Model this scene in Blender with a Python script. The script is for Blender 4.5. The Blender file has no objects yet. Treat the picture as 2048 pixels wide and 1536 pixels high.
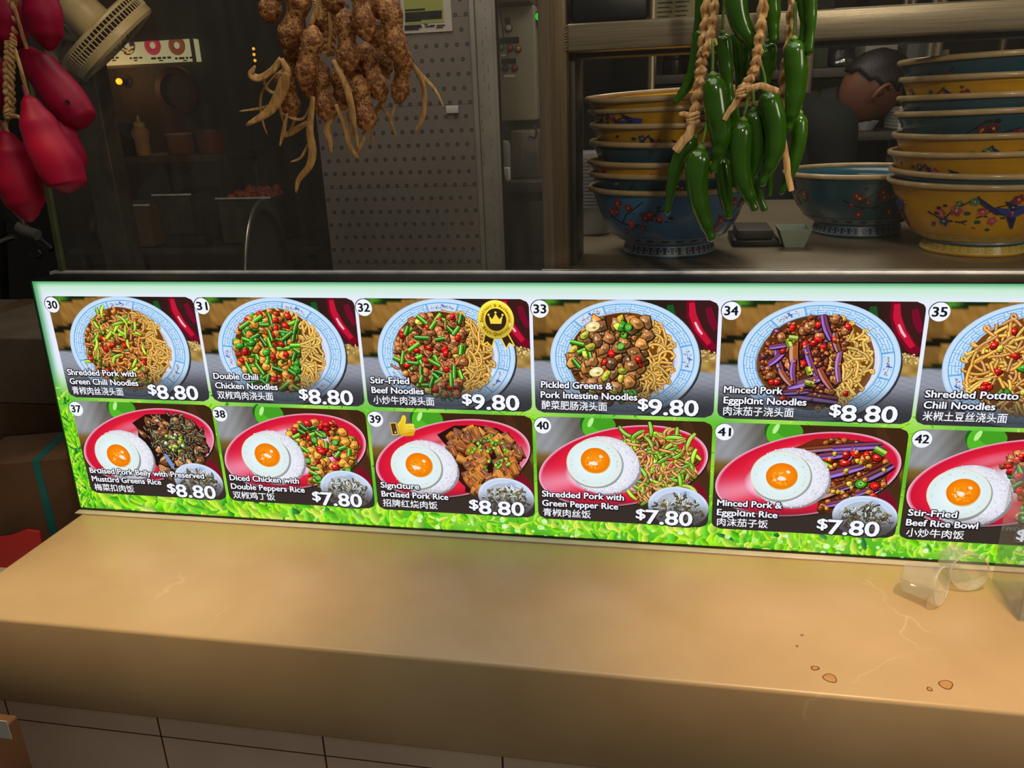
import bpy, math, random
from mathutils import Vector, Matrix
R = random.Random(7)
SC = bpy.context.scene
COL = SC.collection
# ------------------------------------------------------------------ camera
CAM = Vector((1.0187, -1.20606, 0.71055))
CR = Vector((0.98158, 0.18325, -0.03935)).normalized()
CF = Vector((-0.18437, 0.92562, -0.32947)).normalized()
# exact pose from yaw / pitch / roll
YAW, PITCH, ROLL, FPX = 0.19665, 0.33575, -0.03936, 1608.62
_cy, _sy, _cp, _sp, _cr, _sr = math.cos(YAW), math.sin(YAW), math.cos(PITCH), math.sin(PITCH), math.cos(ROLL), math.sin(ROLL)
CF = Vector((-_sy*_cp, _cy*_cp, -_sp)); _r = Vector((_cy, _sy, 0)); _u = _r.cross(CF)
CR = _r*_cr + _u*_sr; CU = _u*_cr - _r*_sr
cd = bpy.data.cameras.new('camera'); cam = bpy.data.objects.new('camera', cd); COL.objects.link(cam)
cd.sensor_width = 36; cd.lens = 36*FPX/2048; cd.clip_start = 0.02; cd.clip_end = 50
M = Matrix(((CR.x, CU.x, -CF.x, CAM.x), (CR.y, CU.y, -CF.y, CAM.y), (CR.z, CU.z, -CF.z, CAM.z), (0, 0, 0, 1)))
cam.matrix_world = M
SC.camera = cam
# ------------------------------------------------------------------ world, lamps, exposure
w = bpy.data.worlds.new('world'); SC.world = w; w.use_nodes = True
w.node_tree.nodes['Background'].inputs[0].default_value = (1.0, 0.92, 0.80, 1)
w.node_tree.nodes['Background'].inputs[1].default_value = 0.075
SC.view_settings.view_transform = 'Standard'; SC.view_settings.look = 'None'
SC.view_settings.exposure = 0.0; SC.view_settings.gamma = 1.0; SC.view_settings.use_curve_mapping = False

def lamp(name, kind, loc, target, power, color, size=0.1, spot=60, blend=0.6):
    d = bpy.data.lights.new(name, kind); d.energy = power; d.color = color
    if kind == 'SPOT': d.spot_size = math.radians(spot); d.spot_blend = blend; d.shadow_soft_size = size
    elif kind == 'AREA': d.size = size
    else: d.shadow_soft_size = size
    o = bpy.data.objects.new(name, d); COL.objects.link(o); o.location = loc
    o.rotation_euler = (Vector(target)-Vector(loc)).to_track_quat('-Z', 'Y').to_euler()
    return o
WARM = (1.0, 0.62, 0.28)
lamp('front_spot_light', 'SPOT', (0.10, -0.52, 1.6), (0.16, -0.26, 0), 88, (1.0, 0.74, 0.42), 0.05, 38, 0.9)
lamp('front_spot_light', 'SPOT', (1.58, -0.50, 1.6), (1.42, -0.24, 0), 96, (1.0, 0.68, 0.36), 0.05, 42, 0.9)
lamp('bowl_spot_light', 'SPOT', (1.48, -0.45, 1.56), (1.28, 0.24, 0.52), 44, (1.0, 0.84, 0.60), 0.03, 36, 0.6)
lamp('bowl_fill_light', 'SPOT', (1.42, -1.75, 1.52), (1.30, 0.2, 0.60), 30, (1.0, 0.90, 0.74), 0.06, 34, 0.5)  # added spot behind the camera to lift the bowls; no real source
lamp('front_fill_light', 'AREA', (3.2, -1.9, 1.3), (0.7, -0.2, 0.1), 16, (1.0, 0.88, 0.72), 0.8)  # added soft fill from front right for bowls and counter front, no real lamp
lamp('food_court_light', 'AREA', (0.8, -0.5, 1.66), (0.8, -0.42, 0), 8.6, (1.0, 0.97, 0.86), 1.1)
lamp('kitchen_light', 'AREA', (1.3, 1.1, 1.6), (1.2, 0.9, 0), 6, (1.0, 0.92, 0.80), 0.7)
lamp('kitchen_light', 'AREA', (0.45, 0.42, 1.6), (0.45, 0.5, 0), 3.6, (1.0, 0.94, 0.88), 0.3)
lamp('fan_spot_light', 'SPOT', (0.35, 0.3, 1.6), (-0.45, 1.0, 0.85), 22.0, (1.0, 0.72, 0.36), 0.04, 40, 0.8)

# ------------------------------------------------------------------ helpers
def at(px, py, Y):
    d = CF + CR*((px-1024)/FPX) - CU*((py-768)/FPX)
    return CAM + d*((Y-CAM.y)/d.y)
def atz(px, py, Z):
    d = CF + CR*((px-1024)/FPX) - CU*((py-768)/FPX)
    return CAM + d*((Z-CAM.z)/d.z)
def pxm(p): return (Vector(p)-CAM).dot(CF)/FPX      # metres per photo pixel at a point

def lin(c):
    out = []
    for x in c[:3]:
        x = max(0.0, min(255.0, x))/255.0
        out.append(x/12.92 if x <= 0.04045 else ((x+0.055)/1.055)**2.4)
    return (out[0], out[1], out[2], 1.0)
def mixc(a, b, t): return tuple(a[i]+(b[i]-a[i])*t for i in range(3))
def sc(c, k): return tuple(min(255, x*k) for x in c)

def mat(name, col, rough=0.5, metal=0.0, col2=None, scale=20.0, bump=0.0, bscale=60.0, coat=0.0, emit=None, estr=0.0, stretch=None, trans=0.0, spec=0.5, detail=4.0, lo=0.35, hi=0.65, ior=None):
    m = bpy.data.materials.new(name); m.use_nodes = True
    nt = m.node_tree; n = nt.nodes; b = n['Principled BSDF']; L = nt.links
    b.inputs['Base Color'].default_value = lin(col)
    b.inputs['Roughness'].default_value = rough; b.inputs['Metallic'].default_value = metal
    b.inputs['Coat Weight'].default_value = coat; b.inputs['Coat Roughness'].default_value = 0.08
    b.inputs['Specular IOR Level'].default_value = spec
    if trans: b.inputs['Transmission Weight'].default_value = trans
    if ior: b.inputs['IOR'].default_value = ior
    if emit: b.inputs['Emission Color'].default_value = lin(emit); b.inputs['Emission Strength'].default_value = estr
    tc = n.new('ShaderNodeTexCoord'); mp = n.new('ShaderNodeMapping'); L.new(tc.outputs['Object'], mp.inputs[0])
    if stretch: mp.inputs['Scale'].default_value = stretch
    if col2 is not None:
        t = n.new('ShaderNodeTexNoise'); t.inputs['Scale'].default_value = scale; t.inputs['Detail'].default_value = detail
        L.new(mp.outputs[0], t.inputs['Vector'])
        r = n.new('ShaderNodeValToRGB'); r.color_ramp.elements[0].position = lo; r.color_ramp.elements[1].position = hi
        r.color_ramp.elements[0].color = lin(col); r.color_ramp.elements[1].color = lin(col2)
        L.new(t.outputs['Fac'], r.inputs[0]); L.new(r.outputs[0], b.inputs['Base Color'])
    if bump:
        t = n.new('ShaderNodeTexNoise'); t.inputs['Scale'].default_value = bscale; t.inputs['Detail'].default_value = 3
        L.new(mp.outputs[0], t.inputs['Vector'])
        bp = n.new('ShaderNodeBump'); bp.inputs['Strength'].default_value = bump; bp.inputs['Distance'].default_value = 0.004
        L.new(t.outputs['Fac'], bp.inputs['Height']); L.new(bp.outputs[0], b.inputs['Normal'])
    return m

class MB:
    def __init__(s): s.v = []; s.f = []; s.c = []; s.mi = []; s.cur = 0
    def add(s, vs, fs, col=None):
        k = len(s.v); s.v += [tuple(p) for p in vs]; s.f += [tuple(i+k for i in f) for f in fs]
        s.mi += [s.cur]*len(fs)
        if col is not None: s.c += [lin(col)]*len(vs)
        return s
    def box(s, a, b, bev=0.0):
        x0, y0, z0 = a; x1, y1, z1 = b
        if bev <= 0:
            vs = [(x0,y0,z0),(x1,y0,z0),(x1,y1,z0),(x0,y1,z0),(x0,y0,z1),(x1,y0,z1),(x1,y1,z1),(x0,y1,z1)]
            return s.add(vs, [(0,3,2,1),(4,5,6,7),(0,1,5,4),(1,2,6,5),(2,3,7,6),(3,0,4,7)])
        import bmesh
        bm = bmesh.new(); bmesh.ops.create_cube(bm, size=1)
        for v in bm.verts: v.co = Vector(((x0+x1)/2+v.co.x*(x1-x0), (y0+y1)/2+v.co.y*(y1-y0), (z0+z1)/2+v.co.z*(z1-z0)))
        bmesh.ops.bevel(bm, geom=bm.edges[:], offset=bev, segments=3, affect='EDGES', profile=0.5)
        bm.verts.index_update()
        s.add([v.co[:] for v in bm.verts], [[v.index for v in f.verts] for f in bm.faces]); bm.free(); return s
    def obox(s, c, ax, ay, az):     # box from centre and half-axis vectors
        c = Vector(c); ax = Vector(ax); ay = Vector(ay); az = Vector(az)
        vs = [c+ax*i+ay*j+az*k for i, j, k in ((-1,-1,-1),(1,-1,-1),(1,1,-1),(-1,1,-1),(-1,-1,1),(1,-1,1),(1,1,1),(-1,1,1))]
        return s.add(vs, [(0,3,2,1),(4,5,6,7),(0,1,5,4),(1,2,6,5),(2,3,7,6),(3,0,4,7)])
    def loft(s, pts, rad, n=16, lump=0.0, seed=0, flat=1.0, cap=True):
        rr = random.Random(seed); ph = [rr.uniform(0, 6.28) for _ in range(6)]
        pts = [Vector(p) for p in pts]; N = len(pts); rings = []; up = None
        for i in range(N):
            t = (pts[min(i+1, N-1)]-pts[max(i-1, 0)]).normalized()
            if up is None:
                up = Vector((0, -1, 0)) - t*t.dot(Vector((0, -1, 0)))
                if up.length < 0.05: up = Vector((1, 0, 0)) - t*t.x
            else: up = up - t*t.dot(up)
            up.normalize(); sd = t.cross(up)
            q = i/max(1, N-1)
            ring = []
            for k in range(n):
                a = 2*math.pi*k/n
                l = 1+lump*(math.sin(2*a+ph[0]+q*5)+math.sin(3*a+ph[1]-q*9)+0.8*math.sin(q*14+ph[2]+a)+0.6*math.sin(q*23+ph[3]+2*a))
                ring.append(pts[i]+(up*math.cos(a)*flat+sd*math.sin(a))*rad[i]*l)
            rings.append(ring)
        vs = [p for r_ in rings for p in r_]; fs = []
        for i in range(N-1):
            for k in range(n):
                fs.append((i*n+k, i*n+(k+1) % n, (i+1)*n+(k+1) % n, (i+1)*n+k))
        if cap: fs.append(tuple(range(n))[::-1]); fs.append(tuple((N-1)*n+k for k in range(n)))
        return s.add(vs, fs)
    def lathe(s, prof, n=48, c=(0, 0, 0), axis=None, closed=False):
        c = Vector(c)
        if axis is None: ax, ay, az = Vector((1,0,0)), Vector((0,1,0)), Vector((0,0,1))
        else:
            az = Vector(axis).normalized(); ax = az.orthogonal().normalized(); ay = az.cross(ax)
        vs = []; m = len(prof)
        for (r_, z) in prof:
            for k in range(n):
                a = 2*math.pi*k/n; vs.append(c+ax*(r_*math.cos(a))+ay*(r_*math.sin(a))+az*z)
        fs = []
        for i in range(m if closed else m-1):
            j = (i+1) % m
            for k in range(n): fs.append((i*n+k, i*n+(k+1) % n, j*n+(k+1) % n, j*n+k))
        return s.add(vs, fs)
    def quad(s, a, b, c, d): return s.add([a, b, c, d], [(0, 1, 2, 3)])
    def build(s, name, m, parent=None, origin=None, smooth=True, base=None):
        """origin: where the object's origin stands in the world (vertices are given in world space);
        parent: an Empty / thing whose origin is parent['_o']"""
        me = bpy.data.meshes.new(name)
        o_ = Vector(origin) if origin is not None else (Vector(parent.get('_o', (0, 0, 0))) if parent else Vector((0, 0, 0)))
        me.from_pydata([(Vector(v)-o_)[:] for v in s.v], [], s.f); me.update()
        ms = m if isinstance(m, (list, tuple)) else [m]
        for x in ms: me.materials.append(x)
        if len(ms) > 1: me.polygons.foreach_set('material_index', s.mi)
        if smooth: me.polygons.foreach_set('use_smooth', [True]*len(me.polygons))
        if smooth == 'auto':
            try: me.set_sharp_from_angle(angle=math.radians(35))
            except Exception: pass
        if len(s.c) == len(s.v) and s.c:
            at_ = me.color_attributes.new('Col', 'FLOAT_COLOR', 'POINT')
            at_.data.foreach_set('color', [x for c in s.c for x in c])
        o = bpy.data.objects.new(name, me); COL.objects.link(o)
        if parent is not None:
            o.parent = parent
            if parent.type == 'MESH' and parent.parent is not None: pass
        else: o.location = o_
        return o
ORIG = {}
def thing(name, label, cat, loc=(0, 0, 0), group=None):
    o = bpy.data.objects.new(name, None); COL.objects.link(o); o.empty_display_size = 0.05
    o.location = loc; o['label'] = label; o['category'] = cat
    if group: o['group'] = group
    ORIG[o.name] = Vector(loc)
    return o
def tag(o, label, cat, group=None):
    o['label'] = label; o['category'] = cat
    if group: o['group'] = group
    return o
def part(mb, name, m, parent, smooth='auto', label=None):
    """vertices in world space, parent = thing (or a part whose origin equals its thing's origin)"""
    root = parent
    while root.parent: root = root.parent
    o_ = ORIG[root.name]
    keep = parent
    o = mb.build(name, m, None, origin=o_, smooth=smooth)
    o.location = (0, 0, 0); o.parent = keep
    if label: o['label'] = label
    return o
def single(mb, name, m, label, cat, group=None, smooth='auto', origin=None):
    if origin is None:
        xs = [v[0] for v in mb.v]; ys = [v[1] for v in mb.v]; zs = [v[2] for v in mb.v]
        origin = ((min(xs)+max(xs))/2, (min(ys)+max(ys))/2, min(zs))
    o = mb.build(name, m, None, origin=origin, smooth=smooth)
    ORIG[o.name] = Vector(origin)
    return tag(o, label, cat, group)
def struct(mb, name, m, smooth='auto'):
    o = mb.build(name, m, None, smooth=smooth); o['kind'] = 'structure'; return o
def dup(root, loc, label=None):
    r_ = root.copy(); COL.objects.link(r_); r_.location = loc
    if label: r_['label'] = label
    for ch in root.children:
        c = ch.copy(); COL.objects.link(c); c.parent = r_
        for g in ch.children:
            d = g.copy(); COL.objects.link(d); d.parent = c
    return r_
def smoothpath(pts, n=24):
    P = [Vector(p) for p in pts]
    if len(P) == 2: P = [P[0], (P[0]+P[1])/2, P[1]]
    Q = [P[0]*2-P[1]]+P+[P[-1]*2-P[-2]]; out = []
    for i in range(n):
        t = i/(n-1)*(len(P)-1); k = min(int(t), len(P)-2); f = t-k
        a, b, c, d = Q[k], Q[k+1], Q[k+2], Q[k+3]
        out.append(0.5*((2*b)+(c-a)*f+(2*a-5*b+4*c-d)*f*f+(3*b-a-3*c+d)*f**3))
    return out

# ------------------------------------------------------------------ materials
def attr_emit(name, strength):
    m = bpy.data.materials.new(name); m.use_nodes = True; nt = m.node_tree; nt.nodes.clear()
    a = nt.nodes.new('ShaderNodeVertexColor'); a.layer_name = 'Col'
    e = nt.nodes.new('ShaderNodeEmission'); e.inputs[1].default_value = strength
    o = nt.nodes.new('ShaderNodeOutputMaterial')
    nt.links.new(a.outputs[0], e.inputs[0]); nt.links.new(e.outputs[0], o.inputs[0]); return m
def attr_mat(name, rough=0.4, coat=0.0):
    m = bpy.data.materials.new(name); m.use_nodes = True; nt = m.node_tree
    a = nt.nodes.new('ShaderNodeVertexColor'); a.layer_name = 'Col'
    b = nt.nodes['Principled BSDF']; b.inputs['Roughness'].default_value = rough; b.inputs['Coat Weight'].default_value = coat
    nt.links.new(a.outputs[0], b.inputs['Base Color']); return m
def glass_mat(name, tint=(0.97, 0.98, 0.97), gloss=0.06, haze=0.02, hcol=(0.8, 0.75, 0.65), rough=0.0, fres=True, streak=False):
    m = bpy.data.materials.new(name); m.use_nodes = True; nt = m.node_tree; nt.nodes.clear(); N = nt.nodes; L = nt.links
    t = N.new('ShaderNodeBsdfTransparent'); t.inputs[0].default_value = (*tint, 1)
    g = N.new('ShaderNodeBsdfGlossy'); g.inputs['Roughness'].default_value = rough
    d = N.new('ShaderNodeBsdfDiffuse'); d.inputs[0].default_value = (*hcol, 1)
    m1 = N.new('ShaderNodeMixShader'); m2 = N.new('ShaderNodeMixShader'); o = N.new('ShaderNodeOutputMaterial')
    if fres:
        f = N.new('ShaderNodeFresnel'); f.inputs[0].default_value = 1.45; L.new(f.outputs[0], m1.inputs[0])
    else: m1.inputs[0].default_value = gloss
    L.new(t.outputs[0], m1.inputs[1]); L.new(g.outputs[0], m1.inputs[2])
    m2.inputs[0].default_value = haze
    if streak:      # wiped dust on the pane
        tc = N.new('ShaderNodeTexCoord'); mp = N.new('ShaderNodeMapping'); mp.inputs['Scale'].default_value = (14, 1, 1.6)
        nz = N.new('ShaderNodeTexNoise'); nz.inputs['Scale'].default_value = 3.0; nz.inputs['Detail'].default_value = 6
        r_ = N.new('ShaderNodeMapRange'); r_.inputs[3].default_value = haze*0.4; r_.inputs[4].default_value = haze*1.6
        L.new(tc.outputs['Object'], mp.inputs[0]); L.new(mp.outputs[0], nz.inputs[0]); L.new(nz.outputs['Fac'], r_.inputs[0]); L.new(r_.outputs[0], m2.inputs[0])
    L.new(m1.outputs[0], m2.inputs[1]); L.new(d.outputs[0], m2.inputs[2]); L.new(m2.outputs[0], o.inputs[0]); return m
PRINT = attr_emit('backlit_print', 1.0)
PAINTED = attr_mat('glazed_paint', 0.25)
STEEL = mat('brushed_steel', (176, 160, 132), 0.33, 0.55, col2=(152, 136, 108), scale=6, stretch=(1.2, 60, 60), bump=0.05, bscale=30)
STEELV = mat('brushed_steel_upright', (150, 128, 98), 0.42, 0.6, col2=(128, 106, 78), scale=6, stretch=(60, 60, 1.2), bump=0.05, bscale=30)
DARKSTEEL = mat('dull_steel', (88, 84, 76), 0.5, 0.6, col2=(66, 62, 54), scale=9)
BLACKP = mat('black_plastic', (18, 18, 18), 0.4, col2=(26, 25, 24), scale=30)
ALU = mat('aluminium_strip', (215, 215, 212), 0.35, 0.1, col2=(180, 180, 182), scale=30)
CARD = mat('cardboard', (92, 64, 40), 0.85, col2=(78, 54, 33), scale=14, bump=0.1)
CARDP = mat('pale_cardboard', (128, 110, 88), 0.85, col2=(112, 96, 76), scale=9)
CREAM = mat('cream_plastic', (214, 196, 150), 0.45, col2=(196, 176, 128), scale=20)
WHITEP = mat('white_paper', (215, 212, 200), 0.8, col2=(200, 196, 184), scale=10)
RAFFIA = mat('raffia', (212, 170, 112), 0.75, col2=(168, 122, 70), scale=60, stretch=(4, 4, 1), bump=0.3, bscale=200)
HUSK = mat('dried_husk', (196, 150, 84), 0.7, col2=(150, 104, 50), scale=50, stretch=(4, 4, 1), bump=0.2, bscale=150)
GLASSC = glass_mat('clean_glass', tint=(0.95, 0.95, 0.93), haze=0.006, streak=True)
GLASS = glass_mat('dusty_glass', tint=(0.93, 0.93, 0.90), haze=0.05, hcol=(0.62, 0.56, 0.46), streak=True)
CUPM = glass_mat('clear_cup_plastic', tint=(0.93, 0.93, 0.90), haze=0.24, hcol=(0.95, 0.93, 0.86), rough=0.15, fres=False)
RUBBER = mat('black_rubber', (14, 13, 12), 0.6)
# ------------------------------------------------------------------ setting
FZ = -0.9
mb = MB(); mb.box((-3, -2.2, FZ-0.1), (4, 3.0, FZ)); struct(mb, 'floor', mat('floor_tiles', (40, 36, 33), 0.5, col2=(52, 47, 42), scale=3))
mb = MB(); mb.box((-3, 2.9, FZ), (4, 3.0, 1.75)); struct(mb, 'wall_back', mat('kitchen_wall', (62, 56, 46), 0.7, col2=(48, 43, 35), scale=1.6))
mb = MB(); mb.box((-3, -2.2, 1.7), (4, 3.0, 1.8)); struct(mb, 'ceiling', mat('ceiling_paint', (46, 44, 40), 0.8, col2=(40, 38, 35), scale=3))
mb = MB(); mb.box((3.9, -2.2, FZ), (4.0, 2.9, 1.7)); struct(mb, 'wall_right', mat('side_wall', (60, 54, 46), 0.8, col2=(50, 45, 40), scale=2))
# counter
D, AH = 0.3343, 0.16
X0, X1 = -0.069, 2.1
def marble(name):
    m = mat(name, (204, 176, 134), 0.34, col2=(180, 151, 110), scale=4.0, detail=8, lo=0.3, hi=0.7)
    nt = m.node_tree; N = nt.nodes; L = nt.links; b = N['Principled BSDF']
    src = b.inputs['Base Color'].links[0].from_socket
    tc = N.new('ShaderNodeTexCoord')
    nz = N.new('ShaderNodeTexNoise'); nz.inputs['Scale'].default_value = 9; nz.inputs['Detail'].default_value = 6
    L.new(tc.outputs['Object'], nz.inputs[0])
    ad = N.new('ShaderNodeMix'); ad.data_type = 'VECTOR'; ad.inputs[0].default_value = 0.085
    L.new(tc.outputs['Object'], ad.inputs[4]); L.new(nz.outputs['Color'], ad.inputs[5])
    vo = N.new('ShaderNodeTexVoronoi'); vo.feature = 'DISTANCE_TO_EDGE'; vo.inputs['Scale'].default_value = 2.6; vo.inputs['Randomness'].default_value = 1
    L.new(ad.outputs[1], vo.inputs['Vector'])
    r_ = N.new('ShaderNodeValToRGB'); r_.color_ramp.elements[0].position = 0.0; r_.color_ramp.elements[0].color = (1, 1, 1, 1)
    r_.color_ramp.elements[1].position = 0.0045; r_.color_ramp.elements[1].color = (0, 0, 0, 1); L.new(vo.outputs['Distance'], r_.inputs[0])
    n2 = N.new('ShaderNodeTexNoise'); n2.inputs['Scale'].default_value = 5; L.new(tc.outputs['Object'], n2.inputs[0])
    r2 = N.new('ShaderNodeValToRGB'); r2.color_ramp.elements[0].position = 0.5; r2.color_ramp.elements[1].position = 0.72; L.new(n2.outputs['Fac'], r2.inputs[0])
    mu = N.new('ShaderNodeMath'); mu.operation = 'MULTIPLY'; L.new(r_.outputs[0], mu.inputs[0]); L.new(r2.outputs[0], mu.inputs[1])
    m3 = N.new('ShaderNodeMath'); m3.operation = 'MULTIPLY'; m3.inputs[1].default_value = 0.75; L.new(mu.outputs[0], m3.inputs[0])
    mx = N.new('ShaderNodeMix'); mx.data_type = 'RGBA'; L.new(m3.outputs[0], mx.inputs[0]); L.new(src, mx.inputs[6]); mx.inputs[7].default_value = lin((236, 214, 176))
    L.new(mx.outputs[2], b.inputs['Base Color'])
    nr = N.new('ShaderNodeMapRange'); nr.inputs[3].default_value = 0.26; nr.inputs[4].default_value = 0.46
    L.new(n2.outputs['Fac'], nr.inputs[0]); L.new(nr.outputs[0], b.inputs['Roughness'])
    return m
MARB = marble('beige_marble')
ctr = thing('serving_counter', 'long beige marble serving counter with a tiled base in front of the menu', 'counter', (0.9, 0, FZ))
mb = MB(); mb.box((X0, -D, -AH), (X1, 0.06, 0), 0.006); part(mb, 'marble_top', MARB, ctr)
# tiled base
def tile_mat():
    m = mat('base_tiles', (232, 208, 184), 0.5, col2=(218, 194, 170), scale=5)
    nt = m.node_tree; N = nt.nodes; L = nt.links; b = N['Principled BSDF']; src = b.inputs['Base Color'].links[0].from_socket
    tc = N.new('ShaderNodeTexCoord'); sp = N.new('ShaderNodeSeparateXYZ'); L.new(tc.outputs['Object'], sp.inputs[0])
    outs = []
    for ax, off, per, wd in ((0, 0.649, 0.2763, 0.0028), (2, -0.684, 0.30, 0.0022)):
        a = N.new('ShaderNodeMath'); a.operation = 'ADD'; a.inputs[1].default_value = off+per*20; L.new(sp.outputs[ax], a.inputs[0])
        mo = N.new('ShaderNodeMath'); mo.operation = 'MODULO'; mo.inputs[1].default_value = per; L.new(a.outputs[0], mo.inputs[0])
        l = N.new('ShaderNodeMath'); l.operation = 'LESS_THAN'; l.inputs[1].default_value = wd; L.new(mo.outputs[0], l.inputs[0]); outs.append(l)
    mxm = N.new('ShaderNodeMath'); mxm.operation = 'MAXIMUM'; L.new(outs[0].outputs[0], mxm.inputs[0]); L.new(outs[1].outputs[0], mxm.inputs[1])
    mx = N.new('ShaderNodeMix'); mx.data_type = 'RGBA'; L.new(mxm.outputs[0], mx.inputs[0]); L.new(src, mx.inputs[6]); mx.inputs[7].default_value = lin((70, 50, 36))
    L.new(mx.outputs[2], b.inputs['Base Color']); return m
mb = MB(); mb.box((X0+0.012, -0.3125, FZ), (X1, 0.04, -AH)); part(mb, 'tiled_base', tile_mat(), ctr)
STAIN = mat('dried_sauce', (120, 74, 26), 0.3, col2=(104, 62, 20), scale=40); STAINC = mat('dried_sauce_middle', (196, 152, 96), 0.3, col2=(184, 138, 82), scale=40)
for (px, py, rx, ry, rot) in ((1630, 1336, 8, 5, 0.2), (1660, 1356, 15, 8, 0.5), (1892, 1369, 14, 9, 0.1), (1859, 1378, 6, 4, 0.1), (1594, 1292, 3, 2, 0), (1604, 1270, 3, 2, 0)):
    c = atz(px, py, 0.0003); k = pxm(c)
    mb = MB(); n = 28; rr = random.Random(px); ph = rr.uniform(0, 6)
    ring = []
    for i in range(n):
        a = 6.2832*i/n; q = 1+0.10*math.sin(2*a+ph)+0.07*math.sin(3*a+ph*2)
        ring.append((rx*k*math.cos(a)*q, 1.5*ry*k*math.sin(a)*q))
    cr_, sr_ = math.cos(-rot), math.sin(-rot)
    P_ = lambda x, y, s, z: (c.x+(x*cr_-y*sr_)*s, c.y+(x*sr_+y*cr_)*s, z)
    s_in = max(0.5, 1-2.2/rx)
    mb.add([P_(x, y, 1, 0.0003) for x, y in ring]+[P_(x, y, s_in, 0.0004) for x, y in ring], [(i, (i+1) % n, n+(i+1) % n, n+i) for i in range(n)])
    mb.cur = 1; mb.add([P_(x, y, s_in, 0.00035) for x, y in ring], [tuple(range(n))])
    part(mb, 'sauce_stain', [STAIN, STAINC], ctr, smooth=False, label='brown ringed sauce stain')
# stall body under the kitchen shelf (steel) and kitchen shelf
st = thing('kitchen_counter', 'stainless steel kitchen counter behind the glass carrying the bowl stacks', 'counter', (1.3, 0.5, FZ))
mb = MB(); mb.box((0.83, 0.082, 0.42), (2.4, 1.0, 0.45), 0.002); part(mb, 'steel_top', STEEL, st)
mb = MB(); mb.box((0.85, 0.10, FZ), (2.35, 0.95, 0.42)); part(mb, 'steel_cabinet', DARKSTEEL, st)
mb = MB(); mb.box((0.82, 0.076, 0.432), (2.4, 0.082, 0.4535), 0.001); part(mb, 'front_lip', ALU, st)
pt = thing('prep_table', 'dark steel preparation table behind the left glass pane', 'table', (0.35, 0.5, FZ))
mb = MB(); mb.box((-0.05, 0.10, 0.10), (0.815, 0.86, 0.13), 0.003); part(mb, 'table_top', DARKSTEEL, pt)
for x in (-0.02, 0.76):
    for y in (0.14, 0.82):
        mb = MB(); mb.loft([(x+0.02, y, FZ), (x+0.02, y, 0.10)], [0.018]*2, 12); part(mb, 'leg', DARKSTEEL, pt)
# steel frame
fr = thing('serving_hatch', 'brushed stainless steel post and rail framing the bowl window', 'hatch', (0.84, 0.12, 0.45))
mb = MB(); mb.box((0.820, 0.098, 0.45), (0.8635, 0.15, 1.25), 0.003); part(mb, 'post', STEELV, fr)
mb = MB(); mb.box((0.8635, 0.098, 0.780), (2.4, 0.15, 0.8195), 0.003); part(mb, 'top_rail', STEEL, fr)
mb = MB(); mb.box((0.8635, 0.15, 0.7735), (2.4, 0.22, 0.790), 0.002); part(mb, 'rail_return', DARKSTEEL, fr)
mb = MB(); mb.box((0.8635, 0.13, 0.4505), (0.872, 0.24, 0.78), 0.001); part(mb, 'jamb', DARKSTEEL, fr)
mb = MB()
for i in range(9): mb.loft([(0.8615+R.uniform(-.001, .001), 0.0975, 0.782+0.004*i), (0.865, 0.0975, 0.784+0.004*i)], [0.0022]*2, 8)
part(mb, 'weld_seam', STEELV, fr)
# glass
gl = thing('glass_screen', 'tall dusty glass screen rising behind the illuminated menu', 'glass screen', (0.9, 0.07, 0.45))
p0 = at(88, 330, 0.07); p1 = at(126, 540, 0.07)
sl = (p0.x-p1.x)/(p0.z-p1.z)
mb = MB(); zt = 1.12; xa = p1.x; xb = p1.x+sl*(zt-0.452)
mb.add([(xa, .068, .452), (.842, .068, .452), (.842, .068, zt), (xb, .068, zt)], [(0, 1, 2, 3)])
part(mb, 'glass_pane', GLASS, gl, smooth=False)
mb = MB(); mb.add([(.8425, .068, .452), (2.3, .068, .452), (2.3, .068, zt), (.8425, .068, zt)], [(0, 1, 2, 3)]); part(mb, 'glass_pane', GLASSC, gl, smooth=False)
mb = MB(); mb.obox(((xa+xb)/2, .069, (0.452+zt)/2), (0.0042, 0, 0), (0, 0.0045, 0), ((xb-xa)/2, 0, (zt-.452)/2)); part(mb, 'glass_edge', mat('green_glass_edge', (92, 96, 56), 0.25, col2=(74, 80, 46), scale=20), gl)
mb = MB(); mb.box((-0.083, 0.061, 0.4405), (2.3, 0.0755, 0.4528), 0.0012); part(mb, 'glass_channel', ALU, gl)
# ------------------------------------------------------------------ illuminated menu (everything printed lies within a few mm of its face)
PX0, PW, PWID = -0.04434, 0.28680, 0.28134
ROWS = ((0.42266, 0.23461), (0.22790, 0.04058))
MH = 0.45
menu = thing('menu_lightbox', 'long illuminated food menu lightbox standing on the marble counter', 'menu board', (0.85, 0.03, 0))
MXR = 1.75
mb = MB()
mb.add([(-0.078, 0.0006, 0.002), (MXR, 0.0006, 0.002), (MXR, 0.060, 0.002), (-0.078, 0.060, 0.002), (-0.068, 0.0006, MH), (MXR, 0.0006, MH), (MXR, 0.058, MH), (-0.068, 0.058, MH)],
       [(0,3,2,1),(4,5,6,7),(0,1,5,4),(1,2,6,5),(2,3,7,6),(3,0,4,7)])
part(mb, 'lightbox_body', BLACKP, menu)
mb = MB(); mb.box((-0.080, -0.0165, 0.0002), (MXR, 0.004, 0.0032), 0.0010)
part(mb, 'base_strip', mat('milky_acrylic_strip', (216, 200, 190), 0.25, col2=(200, 184, 172), scale=12), menu)

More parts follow.
